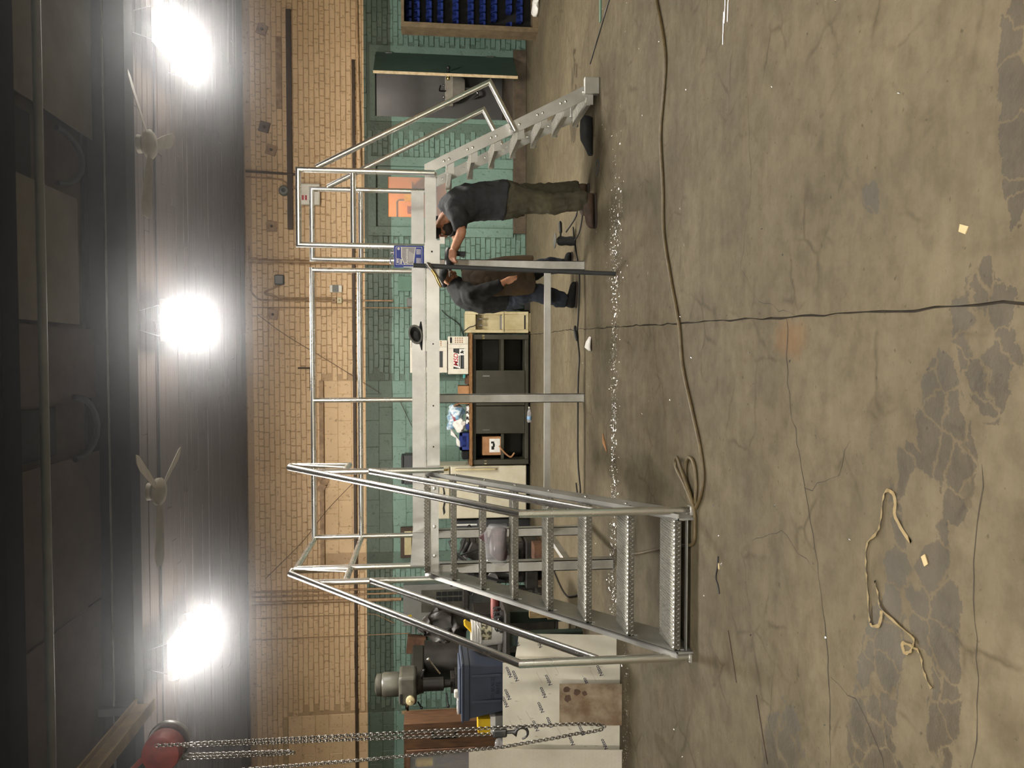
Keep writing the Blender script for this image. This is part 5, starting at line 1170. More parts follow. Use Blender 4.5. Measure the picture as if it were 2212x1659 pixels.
for i in range(26):
    x, z = -3.22 + (i * .283 % .78), .06 + (i * .157 % .82)
    bm = bmesh.new(); M = on_sheet(x, z, tilt=1.5); quadbox(bm, -.011, .011, -.0012, .0012, 0, .0005, M); obj('film_dash', bm, 'grey_paint', SH)
for x, z in ((-2.30, .62), (-2.29, .80)): text('film_print', 'Nitto', .042, on_sheet(x, z, 6.02, 6.14, .895, tilt=.47), 'ink', S2, ext=.0004)
mat('stained_plate', rgb(176, 160, 138), .4, col2=rgb(128, 104, 82), nscale=5, metal=.35, thr=(.38, .62))
SP, _ = leaning('stained_plate', -2.885, -2.555, 5.84, 5.895, .485, .005, 'stained_plate', 'small stained metal plate leaning on the white sheet', 'plate')
mat('burn', rgb(70, 52, 44), .7, col2=rgb(98, 76, 60), nscale=14)
for x, z, r_ in ((-2.60, .43, .03), (-2.62, .35, .028), (-2.63, .29, .022), (-2.67, .42, .032)):
    bm = bmesh.new(); M = on_sheet(x, z, 5.84, 5.895, .485, off=.0006); n = 14
    vv = [bm.verts.new(M @ Vector((r_ * rs.uniform(.7, 1.1) * math.cos(2 * math.pi * k / n), r_ * rs.uniform(.7, 1.1) * math.sin(2 * math.pi * k / n), 0))) for k in range(n)]; bm.faces.new(vv); obj('burn_mark', bm, 'burn', SP)
DW, nd = leaning('tread_sheet', -3.75, -3.075, 5.83, 5.98, 1.19, .005, 'diamond_white', 'pale diamond-pattern sheet at the left edge leaning by the chains', 'sheet')
bm = bmesh.new()
for i in range(22):
    for j in range(40):
        x, z = -3.735 + i * .03 + (j % 2) * .015, .02 + j * .029
        if x > -3.085: continue
        M = on_sheet(x, z, 5.83, 5.98, 1.19, off=.0); s_ = 1 if (i + j) % 2 else -1
        R3 = M.to_3x3(); lug(bm, M.translation, (R3 @ Vector((1, s_ * .8, 0))).normalized(), (R3 @ Vector((1, -s_ * .8, 0))).normalized(), (R3 @ Vector((0, 0, 1))).normalized(), a=.012, w=.004, h=.0018)
obj('raised_pattern', bm, 'diamond_white', DW, kind='stuff')

# ================================================================== CHAIN HOIST ON ITS MONORAIL
t = thing('monorail_beam', (-2.95, 5.2, 3.8), 'dirty yellow monorail beam running into the hall at the upper left', 'beam')
for z0, z1, w_ in ((3.80, 3.815, .05), (3.94, 3.955, .05), (3.815, 3.94, .006)): box('web' if w_ < .01 else 'flange', -2.93 - w_, -2.93 + w_, 3.6, 6.735, z0, z1, 'crane_yellow', t)
for y_ in (3.7, 6.6): box('hanger', -2.96, -2.90, y_, y_ + .05, 3.955, 4.32 if y_ < 6 else 4.20, 'dark_grey', t)
HX, HY = -2.62, 5.3
t = thing('chain_hoist', (HX, HY, .1), 'red manual chain hoist hanging from the yellow monorail', 'hoist')
bm = bmesh.new(); quadbox(bm, -2.99, -2.965, 5.2, 5.4, 3.70, 3.86); quadbox(bm, -2.895, -2.87, 5.2, 5.4, 3.70, 3.86); quadbox(bm, -2.97, -2.89, 5.26, 5.34, 3.70, 3.73); obj('trolley', bm, 'hoist_red', t, bev=.008)
bm = bmesh.new()
for a in ((-2.985, 5.25), (-2.985, 5.35), (-2.875, 5.25), (-2.875, 5.35)): lathe(bm, [(.03, -.012), (.03, .012)], (a[0] + (.022 if a[0] < -2.93 else -.022), a[1], 3.838), 'x', 12)
obj('wheels', bm, 'dark_steel', t, kind='stuff')
rod('suspension_hook', smoothline([(-2.93, 5.3, 3.70), (-2.88, 5.3, 3.62), (-2.78, 5.3, 3.50), (-2.68, 5.3, 3.40)]), .018, 'hoist_red', t, n=8)
bm = bmesh.new(); lathe(bm, [(.05, -.09), (.118, -.07), (.125, -.03), (.125, .05), (.10, .08), (.04, .09)], (HX, HY, 3.26), 'y', 30); obj('gear_case', bm, 'hoist_red', t, smooth=True)
bm = bmesh.new(); lathe(bm, [(.135, -.02), (.142, -.01), (.142, .01), (.135, .02)], (HX, HY + .12, 3.26), 'y', 30); obj('hand_wheel', bm, 'steel', t, smooth=True)
def link_mesh(bm, c, d, alt, ln=.030, w=.0105, r=.0032):
    d = d.normalized(); s, q = ring_frame(d); s = s if alt else q; pts = []; hl = ln / 2 - w * .5
    for k in range(10):
        a = 2 * math.pi * k / 10; pts.append(c + s * w * math.cos(a) + d * (w * math.sin(a) + (hl - w * .4) * (1 if math.sin(a) >= 0 else -1)))
    tube(bm, pts, r, 5, closed=True)
def chain(name, path, parent, m_='chain_steel'):
    P_ = [Vector(p) for p in path]; bm = bmesh.new(); acc = 0; i = 0; step = .0215
    seg = [(a, b_, (b_ - a).length) for a, b_ in zip(P_, P_[1:])]; tot = sum(s_[2] for s_ in seg); u = 0; alt = 0
    while u < tot:
        r_ = u
        for a, b_, l_ in seg:
            if r_ <= l_: c = a.lerp(b_, r_ / l_); d = b_ - a; break
            r_ -= l_
        link_mesh(bm, c, d, alt % 2); alt += 1; u += step
    return obj(name, bm, m_, parent, smooth=True, kind='stuff')
metal('chain_steel', (.34, .32, .30, 1), .33, var=.6)
# endless hand chain: one long fall in front, returning with a slack loop near the floor
lp = [(-2.53, 5.18, 3.26), (-2.528, 5.18, 1.2), (-2.53, 5.18, .55)] + [(-2.53 - .0 - .035 * (1 - math.cos(a)), 5.18, .55 - .26 * math.sin(a)) for a in [math.pi * k / 12 for k in range(1, 12)]] + [(-2.62, 5.18, .62), (-2.665, 5.18, 1.0), (-2.70, 5.18, 1.9), (-2.735, 5.18, 3.24)]
chain('hand_chain', lp, t)
chain('load_chain', [(-2.60, 5.30, 3.15), (-2.625, 5.29, 1.07)], t)
chain('load_chain', [(-2.70, 5.33, 3.2), (-2.705, 5.33, 2.45), (-2.70, 5.33, 2.42), (-2.69, 5.33, 2.45), (-2.675, 5.33, 3.2)], t)
bm = bmesh.new(); quadbox(bm, HX - .03, HX + .03, HY - .03, HY + .03, .96, 1.06); obj('hook_block', bm, 'dark_steel', t, bev=.012)
hk = [(HX, HY - .005, .97), (HX, HY - .005, .92)] + [(HX + .042 * math.sin(a) - .012, HY - .005, .858 + .045 * math.cos(a)) for a in [k * .42 for k in range(0, 12)]]
bm = bmesh.new(); tube(bm, hk, [.012, .013] + [.016 - .0009 * k for k in range(12)], 10); obj('hook', bm, 'dark_steel', t, smooth=True)
for (x, z) in ((-2.52, 1.03),): 
    tag(rod('hook_shackle', [(x, 5.14, z - .05), (x, 5.14, z + .05)], .014, 'dark_steel'), 'dark steel link pin caught on the front hand chain', 'link') if False else None

# ================================================================== ON THE PLATFORM AND STAIR
t = thing('solvent_can', P3(2.47, .16, DZ), 'blue rectangular solvent can lettered Acetone on the platform edge', 'can')
x0, x1, y0, y1, z0, z1 = PX + 2.395, PX + 2.555, PY + .10, PY + .205, DZ, DZ + .232
box('body', x0, x1, y0, y1, z0, z1, 'blue_print', t, bev=.006)
xm = (x0 + x1) / 2
lb_ = box('front_label', x0 + .010, x1 - .010, y0 - .0010, y0, z0 + .014, z1 - .014, 'white_print', t)
mat('label_grey', rgb(176, 172, 176), .5); bm = bmesh.new(); prism(bm, [(x0 + .013, y0 - .001, z0 + .085), (x1 - .013, y0 - .001, z0 + .068), (x1 - .013, y0 - .001, z1 - .062), (x0 + .07, y0 - .001, z1 - .062), (x0 + .013, y0 - .001, z1 - .085)], (0, -.0006, 0)); obj('grey_field', bm, 'label_grey', lb_)
bm = bmesh.new(); prism(bm, [(x0 + .013, y0 - .001, z0 + .017), (x1 - .013, y0 - .001, z0 + .017), (x1 - .013, y0 - .001, z0 + .062), (x0 + .013, y0 - .001, z0 + .079)], (0, -.0006, 0)); obj('blue_field', bm, 'blue_print', lb_)
bm = bmesh.new(); prism(bm, [(x0 + .013, y0 - .001, z1 - .078), (x0 + .068, y0 - .001, z1 - .055), (x1 - .013, y0 - .001, z1 - .055), (x1 - .013, y0 - .001, z1 - .017), (x0 + .013, y0 - .001, z1 - .017)], (0, -.0006, 0)); obj('blue_field', bm, 'blue_print', lb_)
text('brand_word', 'Acetone', .034, face_front(xm - .004, y0 - .0020, z0 + .132), 'white_print', lb_, bold=.0008)
for k in range(4):
    bm = bmesh.new(); quadbox(bm, xm - .05 + k * .004, xm + .035 - k * .006, y0 - .0019, y0 - .0015, z0 + .108 - k * .010, z0 + .112 - k * .010); obj('fine_print', bm, 'white_print', lb_)
for xx in (x0 + .022, xm + .012):
    for k in range(4):
        bm = bmesh.new(); quadbox(bm, xx, xx + .042, y0 - .0019, y0 - .0015, z0 + .026 + k * .009, z0 + .031 + k * .009); obj('fine_print', bm, 'white_print', lb_)
bm = bmesh.new(); prism(bm, [(x0 + .016, y0 - .0016, z1 - .062), (x0 + .052, y0 - .0016, z1 - .062), (x0 + .060, y0 - .0016, z1 - .022), (x0 + .024, y0 - .0016, z1 - .022)], (0, -.0006, 0)); bd = obj('badge', bm, 'white_print', lb_)
text('badge_mark', 'KS', .024, face_front(x0 + .038, y0 - .0026, z1 - .042, .15), 'blue_print', bd, bold=.001)
bm = bmesh.new(); lathe(bm, [(.010, 0), (.010, -.0006)], (x1 - .026, y0 - .0016, z1 - .036), 'y', 16); obj('round_mark', bm, 'white_print', lb_)
bm = bmesh.new(); lathe(bm, [(.022, 0), (.022, .006), (.016, .008), (.016, .024), (.006, .026)], (x1 - .05, (y0 + y1) / 2, z1), 'z', 16); obj('spout_cap', bm, 'steel', t, smooth=True)
rod('handle', rounded([(x0 + .02, (y0 + y1) / 2, z1 - .002), (x0 + .02, (y0 + y1) / 2, z1 + .03), (x0 + .075, (y0 + y1) / 2, z1 + .03), (x0 + .075, (y0 + y1) / 2, z1 - .002)], .02), .004, 'steel', t, n=8)
box('barcode_side', x0 - .001, x0, y0 + .02, y0 + .085, z0 + .04, z0 + .16, 'white_print', t)
t = thing('support_pipe', P3(2.355, -.03, 0), 'loose dark grey pipe propped against the platform front corner', 'pipe')
rod('pipe', [P3(2.352, .07, 0), P3(2.386, -.036, 1.607)], .0175, 'dark_grey', t, n=18)
# locking pliers
t = thing('locking_pliers', P3(2.37, -.07, 1.40), 'locking pliers with yellowed grips clamped on the dark pipe', 'pliers')
bm = bmesh.new(); a = P3(2.405, -.06, 1.492); 
tube(bm, [P3(2.400, -.075, 1.505), P3(2.372, -.078, 1.488), P3(2.345, -.08, 1.462)], [.016, .014, .010], 10); obj('jaw', bm, 'steel', t, smooth=True)
bm = bmesh.new(); tube(bm, [P3(2.40, -.05, 1.49), P3(2.365, -.06, 1.472), P3(2.335, -.07, 1.455)], [.014, .013, .009], 10); obj('jaw', bm, 'steel', t, smooth=True)
bm = bmesh.new(); tube(bm, [P3(2.352, -.08, 1.468), P3(2.31, -.084, 1.440), P3(2.255, -.086, 1.416), P3(2.215, -.086, 1.398)], [.010, .012, .012, .009], 10); obj('grip', bm, 'brass', t, smooth=True)
bm = bmesh.new(); tube(bm, [P3(2.35, -.072, 1.452), P3(2.29, -.08, 1.418), P3(2.235, -.082, 1.385)], [.007, .008, .007], 8); obj('lever', bm, 'steel', t, smooth=True)
# rag / hood on the deck edge
t = thing('work_hood', P3(1.85, .08, DZ), 'dark crumpled cloth hood with open mouth on the platform edge', 'hood')
bm = bmesh.new(); cxh = P3(1.86, .07, DZ + .066)
loft(bm, [(cxh + Vector((0, .07, -.01)), (.03, 0, 0), (0, .0, .025)), (cxh + Vector((0, .04, 0)), (.062, 0, 0), (0, 0, .045)), (cxh + Vector((0, -.02, 0)), (.075, 0, .01), (0, 0, .054)), (cxh + Vector((0, -.045, 0)), (.07, 0, .012), (0, 0, .050)), (cxh + Vector((0, -.03, 0)), (.05, 0, .012), (0, 0, .036)), (cxh + Vector((0, .02, 0)), (.03, 0, 0), (0, 0, .02))]); crumple(bm, .008, 20, 5); obj('hood', bm, 'dark_grey', t, smooth=60)
bm = bmesh.new(); loft(bm, [(cxh + Vector((-.12, .0, -.045)), (.0, .01, 0), (0, 0, .006)), (cxh + Vector((-.06, .0, -.04)), (.0, .035, 0), (0, 0, .016)), (cxh + Vector((0, .0, -.038)), (.0, .05, 0), (0, 0, .02)), (cxh + Vector((.06, .0, -.042)), (.0, .03, 0), (0, 0, .014)), (cxh + Vector((.10, .0, -.046)), (.0, .008, 0), (0, 0, .005))]); crumple(bm, .012, 16, 9); obj('skirt', bm, 'black_cloth', t, smooth=60)
bm = bmesh.new(); n = 20; R_ = [(cxh + Vector((.066 * math.cos(2 * math.pi * k / n), -.048, .048 * math.sin(2 * math.pi * k / n) + .01 * math.cos(2 * math.pi * k / n)))) for k in range(n)]; tube(bm, R_, .008, 6, closed=True); obj('pale_hem', bm, 'grey_paint', t, smooth=True)
# bagged part on tread three
zt3 = DZ - RISE * 3 + .026
t = thing('bagged_part', P3(.33, -.62, zt3), 'maroon part wrapped in clear plastic lying on the third tread', 'bag')
bm = bmesh.new(); loft(bm, [(P3(.255, -.63, zt3 + .05), (0, .05, 0), (0, 0, .042)), (P3(.29, -.63, zt3 + .065), (0, .075, 0), (0, 0, .062)), (P3(.40, -.63, zt3 + .07), (0, .08, 0), (0, 0, .066)), (P3(.47, -.63, zt3 + .06), (0, .07, 0), (0, 0, .056))]); crumple(bm, .01, 12, 2); obj('part', bm, 'maroon', t, smooth=60)
bm = bmesh.new(); loft(bm, [(P3(.225, -.63, zt3 + .045), (0, .07, 0), (0, 0, .04)), (P3(.26, -.63, zt3 + .08), (0, .095, 0), (0, 0, .075)), (P3(.34, -.63, zt3 + .086), (0, .1, 0), (0, 0, .083)), (P3(.44, -.63, zt3 + .086), (0, .098, 0), (0, 0, .082)), (P3(.50, -.63, zt3 + .07), (0, .08, 0), (0, 0, .066))]); crumple(bm, .018, 14, 6); obj('wrap', bm, 'clear_plastic', t, smooth=60)
bm = bmesh.new(); prism(bm, [P3(.36, -.62, zt3 + .14), P3(.46, -.62, zt3 + .14), P3(.41, -.62, zt3 + .205)], (0, .03, 0)); obj('tip', bm, 'maroon', t, bev=.006)

# ================================================================== FLOOR CLUTTER
cz_ = .011
cpts = [(2.6, 5.2), (2.327, 5.011), (1.924, 4.815), (1.672, 4.837), (1.429, 4.899), (1.092, 4.842), (.794, 4.816), (.487, 4.668), (.195, 4.503), (-.053, 4.43), (-.339, 4.233), (-.485, 4.132), (-.63, 4.071), (-.735, 4.09), (-.82, 4.15), (-.845, 4.20), (-.78, 4.28), (-.68, 4.36), (-.585, 4.32), (-.60, 4.22), (-.72, 4.18), (-.83, 4.20)]
pts = [(x, y, cz_) for x, y in cpts]
loop2 = [(-.83, 4.20, cz_ + .012), (-.74, 4.32, cz_ + .018), (-.66, 4.50, cz_ + .012), (-.60, 4.47, cz_ + .016), (-.66, 4.36, cz_ + .024), (-.78, 4.22, cz_ + .02), (-.873, 4.185, cz_ + .006)]
tail = [(-.95, 4.19, cz_), (-1.05, 4.21, cz_), (-1.10, 4.35, cz_), (-1.14, 4.52, cz_), (-1.26, 4.9, cz_), (-1.41, 5.38, cz_), (-1.50, 5.75, cz_)]
tag(rod('extension_cord', smoothline(pts + loop2 + tail, 5), .0105, 'cord_tan', n=8), 'long tan cord snaking over the floor and looping at the stair foot', 'cord')
tag(rod('power_cable', smoothline([(1.33, 7.9, .008), (1.21, 7.85, .008), (1.08, 7.76, .008), (.785, 7.56, .008), (.377, 7.62, .008), (.234, 7.673, .008), (0.0, 7.55, .008), (-.2, 7.60, .008), (-.6, 7.62, .008), (-1.056, 7.60, .008), (-1.321, 7.481, .008), (-1.40, 7.6, .008), (-1.28, 7.7, .008)], 5), .0075, 'black_rubber', n=8), 'black power cable running along the floor behind the platform legs', 'cable')
t = thing('cable_plug', (.235, 7.67, 0), 'black cable connector in the middle of the floor cable', 'plug'); bm = bmesh.new(); tube(bm, [(.31, 7.71, .02), (.28, 7.7, .02), (.19, 7.64, .02), (.16, 7.62, .02)], [.009, .02, .02, .009], 10); obj('plug_body', bm, 'black_rubber', t, smooth=True)
tag(rod('grinder_cable', smoothline([(1.26, 7.80, .10), (1.42, 7.72, .008), (1.58, 7.65, .008), (1.60, 7.55, .008), (1.40, 7.42, .008), (1.22, 7.5, .02), (1.16, 7.7, .03)], 6), .008, 'black_rubber', n=8), 'black cable looping beside the angle grinder', 'cable')
# angle grinder standing on its body, disc up
gx, gy = 1.175, 7.82
t = thing('angle_grinder', (gx, gy, 0), 'dark angle grinder with side handle and disc standing on the floor', 'grinder')
bm = bmesh.new(); lathe(bm, [(.03, 0), (.045, .01), (.05, .05), (.042, .10), (.05, .14), (.045, .17), (.03, .185)], (gx, gy, 0), 'z', 18); obj('motor_body', bm, 'dark_grey', t, smooth=True)
bm = bmesh.new(); lathe(bm, [(.02, .185), (.022, .205), (.075, .206), (.08, .213), (.012, .218)], (gx, gy, 0), 'z', 22); obj('disc', bm, 'steel', t, smooth=True)
bm = bmesh.new(); tube(bm, [(gx + .03, gy, .15), (gx + .07, gy, .152), (gx + .09, gy, .152), (gx + .18, gy, .156), (gx + .2, gy, .156)], [.009, .009, .017, .019, .008], 10); obj('side_handle', bm, 'black_rubber', t, smooth=True)
# black bag, drain, scraps
bm = bmesh.new(); loft(bm, [((2.18, 7.02, .045), (0, .05, 0), (0, 0, .04)), ((2.15, 7.02, .055), (0, .09, 0), (0, 0, .052)), ((2.07, 7.03, .055), (0, .10, 0), (0, 0, .052)), ((1.99, 7.03, .052), (0, .09, 0), (0, 0, .05)), ((1.90, 7.02, .035), (0, .055, 0), (0, 0, .033)), ((1.84, 7.0, .02), (0, .03, 0), (0, 0, .018))]); crumple(bm, .016, 12, 12)
for v in bm.verts: v.co.z = max(.001, v.co.z)
t = tag(obj('black_bag', bm, 'black_cloth', smooth=60), 'black cloth bag lying on the floor at the ladder foot', 'bag')
t = thing('floor_drain', (1.67, 6.8, 0), 'small round floor drain ring beside the standing worker', 'drain')
bm = bmesh.new(); lathe(bm, [(.075, 0.0), (.075, .005), (.055, .006), (.053, .001)], (1.67, 6.8, 0), 'z', 24); obj('ring', bm, 'dark_grey', t, smooth=True); bm = bmesh.new(); lathe(bm, [(.054, .0005), (.053, .002)], (1.67, 6.8, 0), 'z', 24); obj('grate', bm, 'step_concrete', t)
bm = bmesh.new(); loft(bm, [((.05, 7.05, .01), (0, .05, 0), (0, 0, .008)), ((.08, 7.05, .025), (0, .07, 0), (0, 0, .024)), ((.14, 7.05, .022), (0, .06, 0), (0, 0, .02)), ((.18, 7.05, .008), (0, .03, 0), (0, 0, .006))]); crumple(bm, .012, 15, 3)
for v in bm.verts: v.co.z = max(.001, v.co.z)
tag(obj('paper_scrap', bm, 'paper', smooth=60), 'crumpled white paper scrap on the floor under the platform', 'paper')
tag(rod('leaf_strip', [(-.80, 6.38, .004), (-.73, 6.45, .009), (-.66, 6.53, .004)], [.004, .016, .003], 'cardboard', n=6), 'thin curled brown strip on the floor under the platform', 'strip')
tag(rod('steel_rod', [(3.05, 6.0, .006), (2.689, 7.10, .006)], .006, 'dark_steel', n=8), 'thin dark rod on the floor at the top right', 'rod')
tag(box('green_strip', 2.89, 3.3, 6.66, 6.70, 0, .012, 'green_door', bev=.002), 'pale green flat strip on the floor beside the thin dark rod', 'strip')
for k, (x, y_) in enumerate(((1.75, 3.86), (1.83, 3.84), (1.80, 3.80))): tag(rod('welding_wire', [(x, y_, .003), (x - .16 + k * .02, y_ + .01, .003)], .002, 'aluminium', n=6), 'short bright wire offcut at the frame edge, %s of three' % ('upper', 'middle', 'lower')[k], 'wire')
def ribbon(name, pl, w, m_, label, cat):
    bm = bmesh.new(); prev = None; rr = random.Random(len(pl)); P_ = smoothline([(x, y_, .004) for x, y_ in pl], 5)
    for i, p in enumerate(P_):
        d = (P_[min(i + 1, len(P_) - 1)] - P_[max(i - 1, 0)]).normalized(); tw = .9 * math.sin(i * .8); s_ = Vector((-d.y * math.cos(tw), d.x * math.cos(tw), abs(math.sin(tw)))) * w
        lo = p - s_ if s_.z < .001 else p
        cur = (bm.verts.new(p + s_), bm.verts.new(p - Vector((s_.x, s_.y, 0))))
        if prev: bm.faces.new((prev[0], prev[1], cur[1], cur[0]))
        prev = cur
    bmesh.ops.solidify(bm, geom=bm.faces[:], thickness=.0008)
    for v in bm.verts: v.co.z = max(v.co.z, .0006)
    return tag(obj(name, bm, m_), label, cat)
ribbon('tape_strip', [(-.581, 2.257), (-.519, 2.336), (-.455, 2.342), (-.438, 2.381), (-.467, 2.406), (-.547, 2.419), (-.591, 2.439), (-.644, 2.496), (-.718, 2.502), (-.779, 2.492), (-.887, 2.477), (-.915, 2.465), (-.898, 2.417), (-.846, 2.403)], .0065, 'tape_cream', 'long curled strip of cream tape looping on the near floor', 'tape')
ribbon('tape_strip', [(-.757, 2.448), (-.80, 2.425), (-.843, 2.403), (-.874, 2.243), (-.90, 2.235), (-.925, 2.25), (-.937, 2.278), (-.91, 2.285), (-.905, 2.235), (-.912, 2.201), (-.959, 2.182), (-.997, 2.146)], .0065, 'tape_cream', 'shorter cream tape strip with a small curl near the stain', 'tape')
for k, (x, y_, a) in enumerate(((-1.09, 3.86, .2), (.36, 2.05, 1.2), (-.62, 2.19, .6))):
    bm = bmesh.new(); quadbox(bm, -.016, .016, -.011, .011, 0, .003, Matrix.Translation((x, y_, 0)) @ Matrix.Rotation(a, 4, 'Z')); crumple(bm, .004, 60, k); 
    for v in bm.verts: v.co.z = max(v.co.z, .0004)
    tag(obj('paper_chip', bm, 'tape_cream'), ('paper chip beside the bent wire in front of the stair', 'torn cream paper chip on the bare floor at the right', 'small cream paper chip on the dark stain')[k], 'paper')
tag(rod('bent_wire', smoothline([(-1.04, 3.86, .004), (-1.10, 3.87, .004), (-1.16, 3.89, .004), (-1.19, 3.86, .004), (-1.23, 3.84, .004)]), .004, 'black_rubber', n=6), 'short bent black wire on the floor before the stair', 'wire')
tag(rod('floor_stick', [(-1.38, 3.72, .003), (-1.60, 3.61, .003)], .003, 'brown_bar', n=6), 'thin dark stick on the floor left of the stair', 'stick')
tag(rod('floor_stick', [(-1.56, 3.38, .003), (-1.82, 3.26, .003)], .003, 'brown_bar', n=6), 'thin dark stick on the floor at the lower left', 'stick')
# bright metal shavings, swept in a band under the platform front
bm = bmesh.new(); rr = random.Random(21)
def shaving(x, y_, s_):
    a = rr.uniform(0, 6.28); l_ = rr.uniform(.004, .014) * s_; c = Vector((x, y_, .002)); d = Vector((math.cos(a), math.sin(a), 0)); q = Vector((-d.y, d.x, 0))
    vv = [bm.verts.new(c - d * l_ - q * .0015), bm.verts.new(c - d * l_ + q * .0015), bm.verts.new(c + q * .0035 + Vector((0, 0, rr.uniform(.002, .006)))), bm.verts.new(c + d * l_ + q * .001), bm.verts.new(c + d * l_ - q * .001)]
    bm.faces.new((vv[0], vv[1], vv[2])); bm.faces.new((vv[0], vv[2], vv[4])); bm.faces.new((vv[2], vv[3], vv[4]))
for k in range(1100): shaving(rr.uniform(-2.1, 1.2), 6.13 + rr.gauss(0, .07), rr.uniform(.5, 1.2))
for k in range(260): shaving(rr.gauss(.9, .35), rr.gauss(6.1, .12), rr.uniform(.6, 1.3))
for k in range(200): shaving(rr.gauss(-1.0, .5), rr.gauss(6.15, .06), 1.3)
for k in range(160): shaving(rr.uniform(-3.3, 3.5), rr.uniform(2.2, 7.5), .8)
for k in range(120): shaving(rr.uniform(-3.3, -2.2), rr.gauss(5.7, .05), 1.0)
o = obj('metal_shavings', bm, 'aluminium', kind='stuff'); tag(o, 'bright metal shavings scattered in a band under the platform', 'shavings')

# ================================================================== PEOPLE
ftx = bpy.data.textures.new('folds', 'CLOUDS'); ftx.noise_scale = .085; ftx.noise_depth = 2
ftx2 = bpy.data.textures.new('skin_relief', 'CLOUDS'); ftx2.noise_scale = .2
def soft(o, voxel, fold=0.0, it=6, tex=None):
    r = o.modifiers.new('remesh', 'REMESH'); r.mode = 'VOXEL'; r.voxel_size = voxel; r.use_smooth_shade = True
    s = o.modifiers.new('smooth', 'SMOOTH'); s.iterations = it; s.factor = .5
    if fold:
        d = o.modifiers.new('folds', 'DISPLACE'); d.texture = tex or ftx; d.strength = fold; d.mid_level = .5; d.texture_coords = 'LOCAL'
    return o
def ell(bm, c, r, M=None):
    m_ = Matrix.Translation(c) @ (M.to_4x4() if M is not None else Matrix.Identity(4)) @ Matrix.Diagonal((r[0], r[1], r[2], 1))
    bmesh.ops.create_uvsphere(bm, u_segments=18, v_segments=12, radius=1, matrix=m_)
def basis(f, u):
    f = Vector(f).normalized(); u = Vector(u); u = (u - f * u.dot(f)).normalized(); l_ = u.cross(f)   # columns: forward, left, up
    return Matrix(((f.x, l_.x, u.x), (f.y, l_.y, u.y), (f.z, l_.z, u.z)))
def head(bm, c, f, u):
    B = basis(f, u); c = Vector(c); at = lambda a, b_, d: c + B @ Vector((a, b_, d))
    ell(bm, at(-.012, 0, .025), (.092, .074, .085), B); ell(bm, at(.018, 0, -.045), (.062, .056, .068), B)      # skull, jaw
    ell(bm, at(.062, 0, -.088), (.022, .024, .018), B); ell(bm, at(.092, 0, -.018), (.019, .013, .026), B)       # chin, nose
    ell(bm, at(.076, 0, .022), (.02, .05, .012), B); ell(bm, at(.078, 0, -.058), (.012, .026, .010), B)          # brow, lips
    for s_ in (-1, 1): ell(bm, at(-.008, s_ * .076, -.012), (.02, .009, .032), B); ell(bm, at(.06, s_ * .034, -.024), (.022, .02, .018), B)
    return B, at
def hand(bm, w, f, n_, curl=.5, s=1, grip=0.0):
    """w wrist, f direction of fingers, n_ back-of-hand normal, s=+-1 thumb side, curl bends fingers towards the palm"""
    w = Vector(w); f = Vector(f).normalized(); n_ = Vector(n_); n_ = (n_ - f * n_.dot(f)).normalized(); t_ = f.cross(n_).normalized() * s
    for k in range(4): tube(bm, [w - f * .012, w + f * .05 + t_ * (.027 - k * .018) * 1.0, w + f * .088 + t_ * (.031 - k * .0205)], [.019, .0165, .0125], 8)
    for k, ln in enumerate((.072, .080, .074, .058)):
        b_ = w + f * .084 + t_ * (.031 - k * .0205); d = f.copy(); p = b_; pts = [b_ - f * .012, b_]; rr_ = [.0105, .0102]
        for j in range(3):
            a = curl * (.7 + .25 * j) + k * .05; d = (d * math.cos(a) - n_ * math.sin(a)).normalized() if j or grip else (d * math.cos(a * .6) - n_ * math.sin(a * .6)).normalized()
            p = p + d * ln * (.42, .32, .26)[j]; pts.append(p); rr_.append((.0096, .0088, .0072)[j])
            n_k = (n_ - d * n_.dot(d)).normalized()
        tube(bm, pts, rr_, 8)
    th = w + f * .03 + t_ * .028; td = (f * .62 + t_ * .75 - n_ * .35 * (1 + grip)).normalized()
    tube(bm, [th - td * .02, th + td * .02, th + td * .05 - n_ * .006, th + (td * .7 + f * .5).normalized() * .078 - n_ * .018 * (1 + grip)], [.016, .015, .0115, .0085], 8)
def limb(bm, pts, rs_, n=14): tube(bm, [Vector(p) for p in pts], rs_, n)

mat('boot_sole', rgb(48, 40, 32), .8)
# --- person one: stooping under the open walkway frame, working with a drill
p1 = thing('person', (1.40, 6.98, 0), 'person in dark t-shirt and olive trousers stooping at the platform with a tool', 'person')
bm = bmesh.new()
hc = (1.15, 7.03, 1.40); hf = Vector((-.86, -.12, -.5)); hu = Vector((-.5, 0, .86))
B1, at1 = head(bm, hc, hf, hu)
limb(bm, [(1.40, 7.01, .86), (1.41, 7.01, 1.0), (1.37, 7.0, 1.16), (1.30, 7.0, 1.28)], [.09, .09, .10, .08]); limb(bm, [(1.29, 7.0, 1.26), (1.235, 7.0, 1.345), (1.175, 7.0, 1.39)], [.07, .056, .052])
nh, fh = Vector((.90, 6.80, 1.262)), Vector((.885, 6.96, 1.275))
limb(bm, [(1.31, 6.86, 1.27), (1.20, 6.80, 1.23), (1.085, 6.765, 1.205), (1.045, 6.765, 1.215), (.98, 6.78, 1.25), (.935, 6.79, 1.275)], [.06, .05, .043, .044, .037, .027]); hand(bm, (.945, 6.79, 1.272), (-.95, .15, .12), (.1, -.75, .65), .62, 1, 1)
limb(bm, [(1.28, 7.16, 1.28), (1.16, 7.19, 1.24), (1.06, 7.17, 1.22), (.98, 7.08, 1.25), (.93, 7.0, 1.28)], [.06, .05, .043, .037, .027]); hand(bm, (.935, 7.0, 1.278), (-.85, -.5, .1), (.0, .75, .65), .62, -1, 1)
